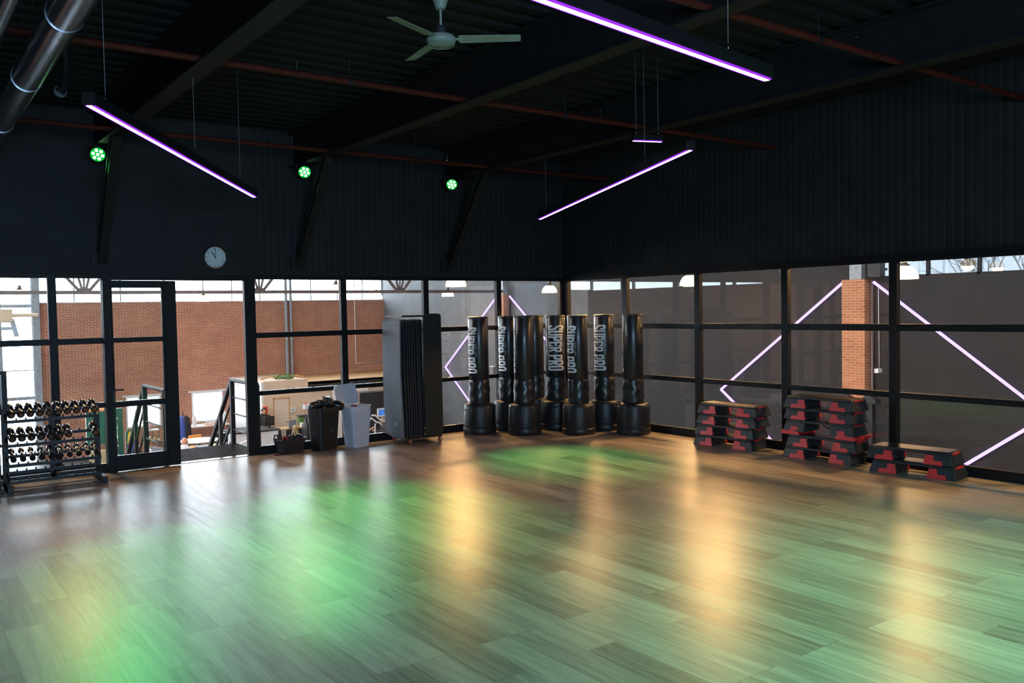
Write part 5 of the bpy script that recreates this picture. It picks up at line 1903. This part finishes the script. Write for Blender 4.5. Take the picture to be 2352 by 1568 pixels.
MB().box(-0.2, 0.3, -0.2, 0.2, ZF + 1.86, -0.14).build('plinth', 'black', t)
tag(MB().box(-3.80, -3.68, 13.2, 13.4, -1.86, -1.72).build('white_carton', 'white_paint'), 'little white carton left of the padded roll', 'carton')
t = thing('exercise_bike', 'white and black exercise bike beyond the landing, left of the wide post', 'gym machine', (-0.55, 14.6, ZF))
MB().tube([(-0.28, 0, 1.15), (-0.28, 0, 1.25), (0.15, 0, 1.38), (0.32, 0, 1.32), (-0.05, 0, 1.12), (-0.28, 0, 1.15)], 0.035, 8).build('console_ring', 'white_paint', t)
MB().tube([(-0.12, 0, 0.35), (-0.10, 0, 0.9), (0.1, 0, 1.2)], 0.04, 8).build('frame', 'white_paint', t)
MB().lathe([(0.10, -.05), (0.30, -.05), (0.32, 0), (0.30, .05), (0.10, .05)], 24, (0.1, 0, 0.62), 'y', cap=False).build('flywheel', 'sill', t)
MB().tube([(-0.05, 0, 0.75), (0.35, 0, 0.55)], 0.05, 8).build('lever', 'black_plastic', t)
MB().box(-0.4, 0.5, -0.25, 0.25, 0.0, 0.08).build('foot', 'black_metal', t)
t = thing('cross_trainer', 'white cross trainer with lit blue screen between the two people', 'gym machine', (3.72, 14.2, ZF))
MB().tube([(-0.22, 0, 1.80), (-0.10, 0, 1.79), (0.02, 0, 1.68), (0.12, 0, 1.58), (0.26, 0, 1.57), (0.34, 0, 1.64), (0.30, 0, 1.73)], 0.030, 8).build('handle_arm', 'white_paint', t)
MB().tube([(-0.26, 0.1, 1.62), (-0.2, 0.1, 1.70), (-0.08, 0.1, 1.60), (0.0, 0.1, 1.54), (0.14, 0.1, 1.51), (0.16, 0.1, 1.44)], 0.028, 8).build('handle_arm', 'white_paint', t)
MB().tube([(-0.06, 0.1, 1.5), (-0.08, 0.1, 0.9), (-0.12, 0.1, 0.25)], 0.024, 8).build('mast', 'white_paint', t)
sc_ = MB().box(0.00, 0.30, 0.02, 0.07, 1.72, 2.0).build('screen_case', 'sill', t, bevel=0.015)
MB().box(0.045, 0.265, 0.012, 0.02, 1.77, 1.96).build('screen', 'screen', sc_)
MB().box(-0.5, 0.6, -0.3, 0.3, 0.0, 0.25).build('base', 'black_plastic', t, bevel=0.03)
t = thing('floor_machine', 'low machine with lilac grid panel between mat trolley and first bag', 'gym machine', (3.30, 9.0, ZF))
MB().box(-0.15, 1.0, -0.3, 0.4, 0, 1.75).build('body', 'black', t, bevel=0.02)
g_ = MB().box(0.12, 0.9, -0.36, -0.31, 1.80, 2.06)
g_.build('grid_panel', mat('lilac_panel', (0.42, 0.34, 0.50), 0.5), t)
gl_ = MB()
for k in range(10):
    gl_.box(0.13 + .08 * k, 0.14 + .08 * k, -0.366, -0.36, 1.80, 2.06)
for k in range(5):
    gl_.box(0.12, 0.9, -0.366, -0.36, 1.82 + .05 * k, 1.828 + .05 * k)
gl_.build('grid_lines', 'white_paint', t)
MB().bar((-0.12, -0.33, 1.76), (0.13, -0.33, 2.04), 0.03, 0.05).box(-0.14, 0.12, -0.35, -0.31, 1.76, 1.80).build('side_arm', 'white_paint', t)


t = thing('wall_speaker', 'small grey box with lit top on the grey wall, right of the first punching bag', 'box', (8.86, 14.75, -0.34))
MB().box(-0.12, 0.14, -0.10, 0.10, -0.14, 0.14).build('case', 'grey', t, bevel=0.01)
MB().box(-0.13, 0.14, -0.11, 0.11, 0.14, 0.17).build('top', 'sill', t)  # pale slab: light falling on the box top, put in as colour
t = thing('junction_box', 'small pale junction box on the right side of the near brick pier', 'box', (8.86, -0.52, 0.36))
MB().box(-0.03, 0.14, -0.05, 0.05, -0.05, 0.05).build('case', 'sill', t, bevel=0.006)
MB().tube([(0.1, 0, 0.05), (0.1, 0.02, 2.0)], 0.008, 5).build('cable', 'sill', t)
for i, (y, w, lab) in enumerate(((-0.55, 0.32, 'dark machine console in front of the brick pier, left one'), (-1.24, 0.20, 'dark machine console in front of the brick pier, right one'))):
    t = thing('step_machine', lab, 'gym machine', (7.4, y, ZF), 0, 'dark machines before the brick pier')
    MB().box(-0.45, 0.35, -0.35, 0.35, 0.0, 0.25).build('base', 'black_plastic', t, bevel=0.03)
    MB().box(-0.06, 0.06, -0.08, 0.08, 0.25, 3.1).build('column', 'black_metal', t)
    MB().prism([(-w, 0), (w, 0), (w * .8, .10), (w * .3, .17), (-w * .3, .17), (-w * .8, .10)], (0.1, 0, 3.08), (0, 1, 0), (0, 0, 1), (-1, 0, 0), 0.22).build('console', 'black_plastic', t, bevel=0.01)
    for sy in (-1, 1):
        MB().tube([(-0.05, sy * 0.1, 2.4), (-0.3, sy * 0.28, 2.55), (-0.35, sy * 0.3, 2.75)], 0.025, 8).build('grip', 'black_metal', t)

# ================================================================== PEOPLE IN THE HALL
def remeshed(mb, name, m, parent, vox):
    o = mb.build(name, m, parent, fix=False)
    md = o.modifiers.new('skin', 'REMESH')
    md.mode = 'VOXEL'
    md.voxel_size = vox
    md.use_smooth_shade = True
    sm = o.modifiers.new('soft', 'SMOOTH')
    sm.iterations = 3
    sm.factor = 0.5
    return o


def limb(mb, pts, rs, n=14):
    mb.tube(pts, rs, n)
    for p, r in zip(pts, rs):
        mb.ball(p, r, n=n, m=8)


def person(label, loc, rz, arms, hair, top_m, leg_m, sleeve, bald=False, hair_len=0.0, lean=0.0, head_turn=0.0, hgt=1.70):
    """stands at loc facing +y (before rz); arms: list of (elbow, wrist) for left and right, metres"""
    s = hgt / 1.70
    t = thing('person', label, 'person', loc, rz)
    V = lambda x, y, z: Vector((x * s, y * s, z * s))
    b = MB()
    # trunk, neck and head
    trunk = [V(0, 0.0, 0.88), V(0, 0.01, 1.02), V(0, 0.02 + lean * .3, 1.18), V(0, 0.01 + lean * .7, 1.33), V(0, lean, 1.42)]
    for p, rx, ry in zip(trunk, (0.155, 0.135, 0.150, 0.165, 0.13), (0.105, 0.095, 0.105, 0.11, 0.08)):
        b.ball(p, rx * s, ry * s, 0.12 * s)
    limb(b, [V(0, lean, 1.40), V(0, lean + 0.02, 1.50)], [0.06 * s, 0.052 * s])
    hc = V(0, lean + 0.035, 1.59)
    b.ball(hc, 0.074 * s, 0.093 * s, 0.112 * s, 20, 14)
    R = Matrix.Rotation(head_turn, 3, 'Z')
    F = lambda x, y, z: hc + R @ V(x, y, z)
    b.ball(F(0, 0.025, -0.055), 0.056 * s, 0.066 * s, 0.062 * s, 16, 10)
    limb(b, [F(0, 0.090, 0.012), F(0, 0.112, -0.022)], [0.008 * s, 0.013 * s], 8)
    for sx in (-1, 1):
        b.ball(F(sx * 0.076, 0.0, -0.008), 0.012 * s, 0.022 * s, 0.032 * s, 10, 8)
    b.ball(F(0, 0.090, -0.058), 0.024 * s, 0.012 * s, 0.008 * s, 10, 6)
    # legs
    for sx in (-1, 1):
        limb(b, [V(sx * .085, 0, 0.88), V(sx * .095, 0.015, 0.48), V(sx * .10, -0.02, 0.09)], [0.088 * s, 0.058 * s, 0.040 * s])
        limb(b, [V(sx * .10, -0.03, 0.04), V(sx * .11, 0.16, 0.03)], [0.04 * s, 0.032 * s])
    # arms and hands
    for sx, (el, wr) in zip((-1, 1), arms):
        sh = V(sx * 0.185, lean * .95, 1.37)
        el, wr = V(*el), V(*wr)
        limb(b, [sh, el, wr], [0.052 * s, 0.042 * s, 0.029 * s])
        d = (wr - el).normalized()
        side = d.cross(Vector((0, 0, 1)))
        if side.length < 0.2:
            side = Vector((1, 0, 0))
        side.normalize()
        nrm = side.cross(d).normalized()
        pc = wr + d * 0.055 * s
        for q in (-1, 0, 1):
            limb(b, [wr + side * 0.014 * q * s, pc + side * 0.026 * q * s + d * .03 * s], [0.016 * s, 0.014 * s], 8)
        for q, L in ((-1.5, .062), (-.5, .075), (.5, .078), (1.5, .068)):
            k0 = pc + d * .035 * s + side * 0.020 * q * s
            k1 = k0 + (d * .85 - nrm * .25) * L * .55 * s
            k2 = k1 + (d * .35 - nrm * .85) * L * .5 * s
            limb(b, [k0, k1, k2], [0.0105 * s, 0.0095 * s, 0.008 * s], 8)
        th0 = wr + d * .02 * s + side * (-sx) * 0.026 * s
        limb(b, [th0, th0 + (d * .6 + side * (-sx) * .6 - nrm * .3) * .045 * s, th0 + (d * .9 + side * (-sx) * .45 - nrm * .5) * .075 * s], [0.013 * s, 0.011 * s, 0.009 * s], 8)
    body = remeshed(b, 'body', 'skin', t, 0.010)
    # eyes
    for sx in (-1, 1):
        MB().ball(F(sx * 0.030, 0.082, 0.008), 0.011 * s, 0.007 * s, 0.007 * s, 10, 6).build('eye', 'ink', t)
    # clothing
    c = MB()
    for p, rx, ry in zip(trunk, (0.165, 0.155, 0.166, 0.178, 0.140), (0.118, 0.112, 0.12, 0.124, 0.092)):
        c.ball(p, rx * s, ry * s, 0.125 * s)
    limb(c, [V(0, lean, 1.40), V(0, lean + .008, 1.445)], [0.085 * s, 0.064 * s])
    for sx, (el, wr) in zip((-1, 1), arms):
        sh = V(sx * 0.185, lean * .95, 1.37)
        el, wr = V(*el), V(*wr)
        if sleeve == 'long':
            limb(c, [V(sx * .11, lean, 1.385), sh, el, el + (wr - el) * .9], [0.07 * s, 0.066 * s, 0.055 * s, 0.042 * s])
        else:
            limb(c, [V(sx * .11, lean, 1.385), sh, sh + (el - sh) * .62], [0.07 * s, 0.066 * s, 0.060 * s])
    remeshed(c, 'shirt', top_m, t, 0.012)
    g = MB()
    g.ball(V(0, 0, 0.90), 0.168 * s, 0.122 * s, 0.12 * s)
    for sx in (-1, 1):
        limb(g, [V(sx * .085, 0, 0.88), V(sx * .095, 0.015, 0.48), V(sx * .10, -0.02, 0.10)], [0.100 * s, 0.072 * s, 0.058 * s])
    remeshed(g, 'trousers', leg_m, t, 0.014)
    f = MB()
    for sx in (-1, 1):
        limb(f, [V(sx * .10, -0.04, 0.045), V(sx * .112, 0.17, 0.040)], [0.048 * s, 0.042 * s])
    remeshed(f, 'shoes', 'black', t, 0.012)
    if not bald:
        h = MB()
        for (x, y, z, r) in ((0, -.028, .030, .088), (-.035, -.02, .025, .072), (.035, -.02, .025, .072), (0, .015, .068, .066), (0, -.055, -.03, .062)):
            h.ball(F(x, y, z), r * s, r * s, r * 1.02 * s, 16, 10)
        if hair_len:
            limb(h, [F(0, -.085, -.01), F(0, -.12, -.06), F(0, -.11, -.06 - hair_len)], [0.032 * s, 0.034 * s, 0.012 * s])
        remeshed(h, 'hair', hair, t, 0.010)
    return t


t = thing('low_platform', 'low black platform under the bald person', 'platform', (-3.04, 12.4, ZF))
MB().box(-0.5, 0.5, -0.4, 0.4, 0.0, 0.12).build('platform_top', 'black', t, bevel=0.01)
RELAX = [((-0.25, 0.02, 1.10), (-0.22, 0.22, 1.02)), ((0.25, 0.02, 1.10), (0.22, 0.22, 1.02))]
GRIP = [((-0.26, 0.10, 1.14), (-0.20, 0.33, 1.22)), ((0.26, 0.10, 1.14), (0.20, 0.33, 1.22))]
person('bald person in a white shirt seen from behind beyond the landing', (-3.04, 12.4, ZF + 0.12), math.radians(-30), [((-0.25, 0.05, 1.10), (-0.16, 0.28, 1.06)), ((0.27, 0.10, 1.12), (0.24, 0.32, 1.04))], 'hair', 'shirt_white', 'cloth_dark', 'short', bald=True, lean=0.03, hgt=1.80)
person('dark-haired person in black standing behind the reception counter', (1.83, 19.62, ZF), math.radians(180), RELAX, 'hair', 'cloth_black', 'cloth_black', 'short', hgt=1.74)
person('person in dark clothes with short brown hair on the left of the cross trainer', (3.22, 14.5, ZF + 0.12), math.radians(-75), GRIP, 'hair', 'cloth_dark', 'cloth_black', 'short')
person('person in grey clothes with pinned-up grey hair on the right of the cross trainer', (4.12, 14.5, ZF), math.radians(75), GRIP, 'grey_hair', 'cloth_dark', 'cloth_black', 'long', hair_len=0.02)
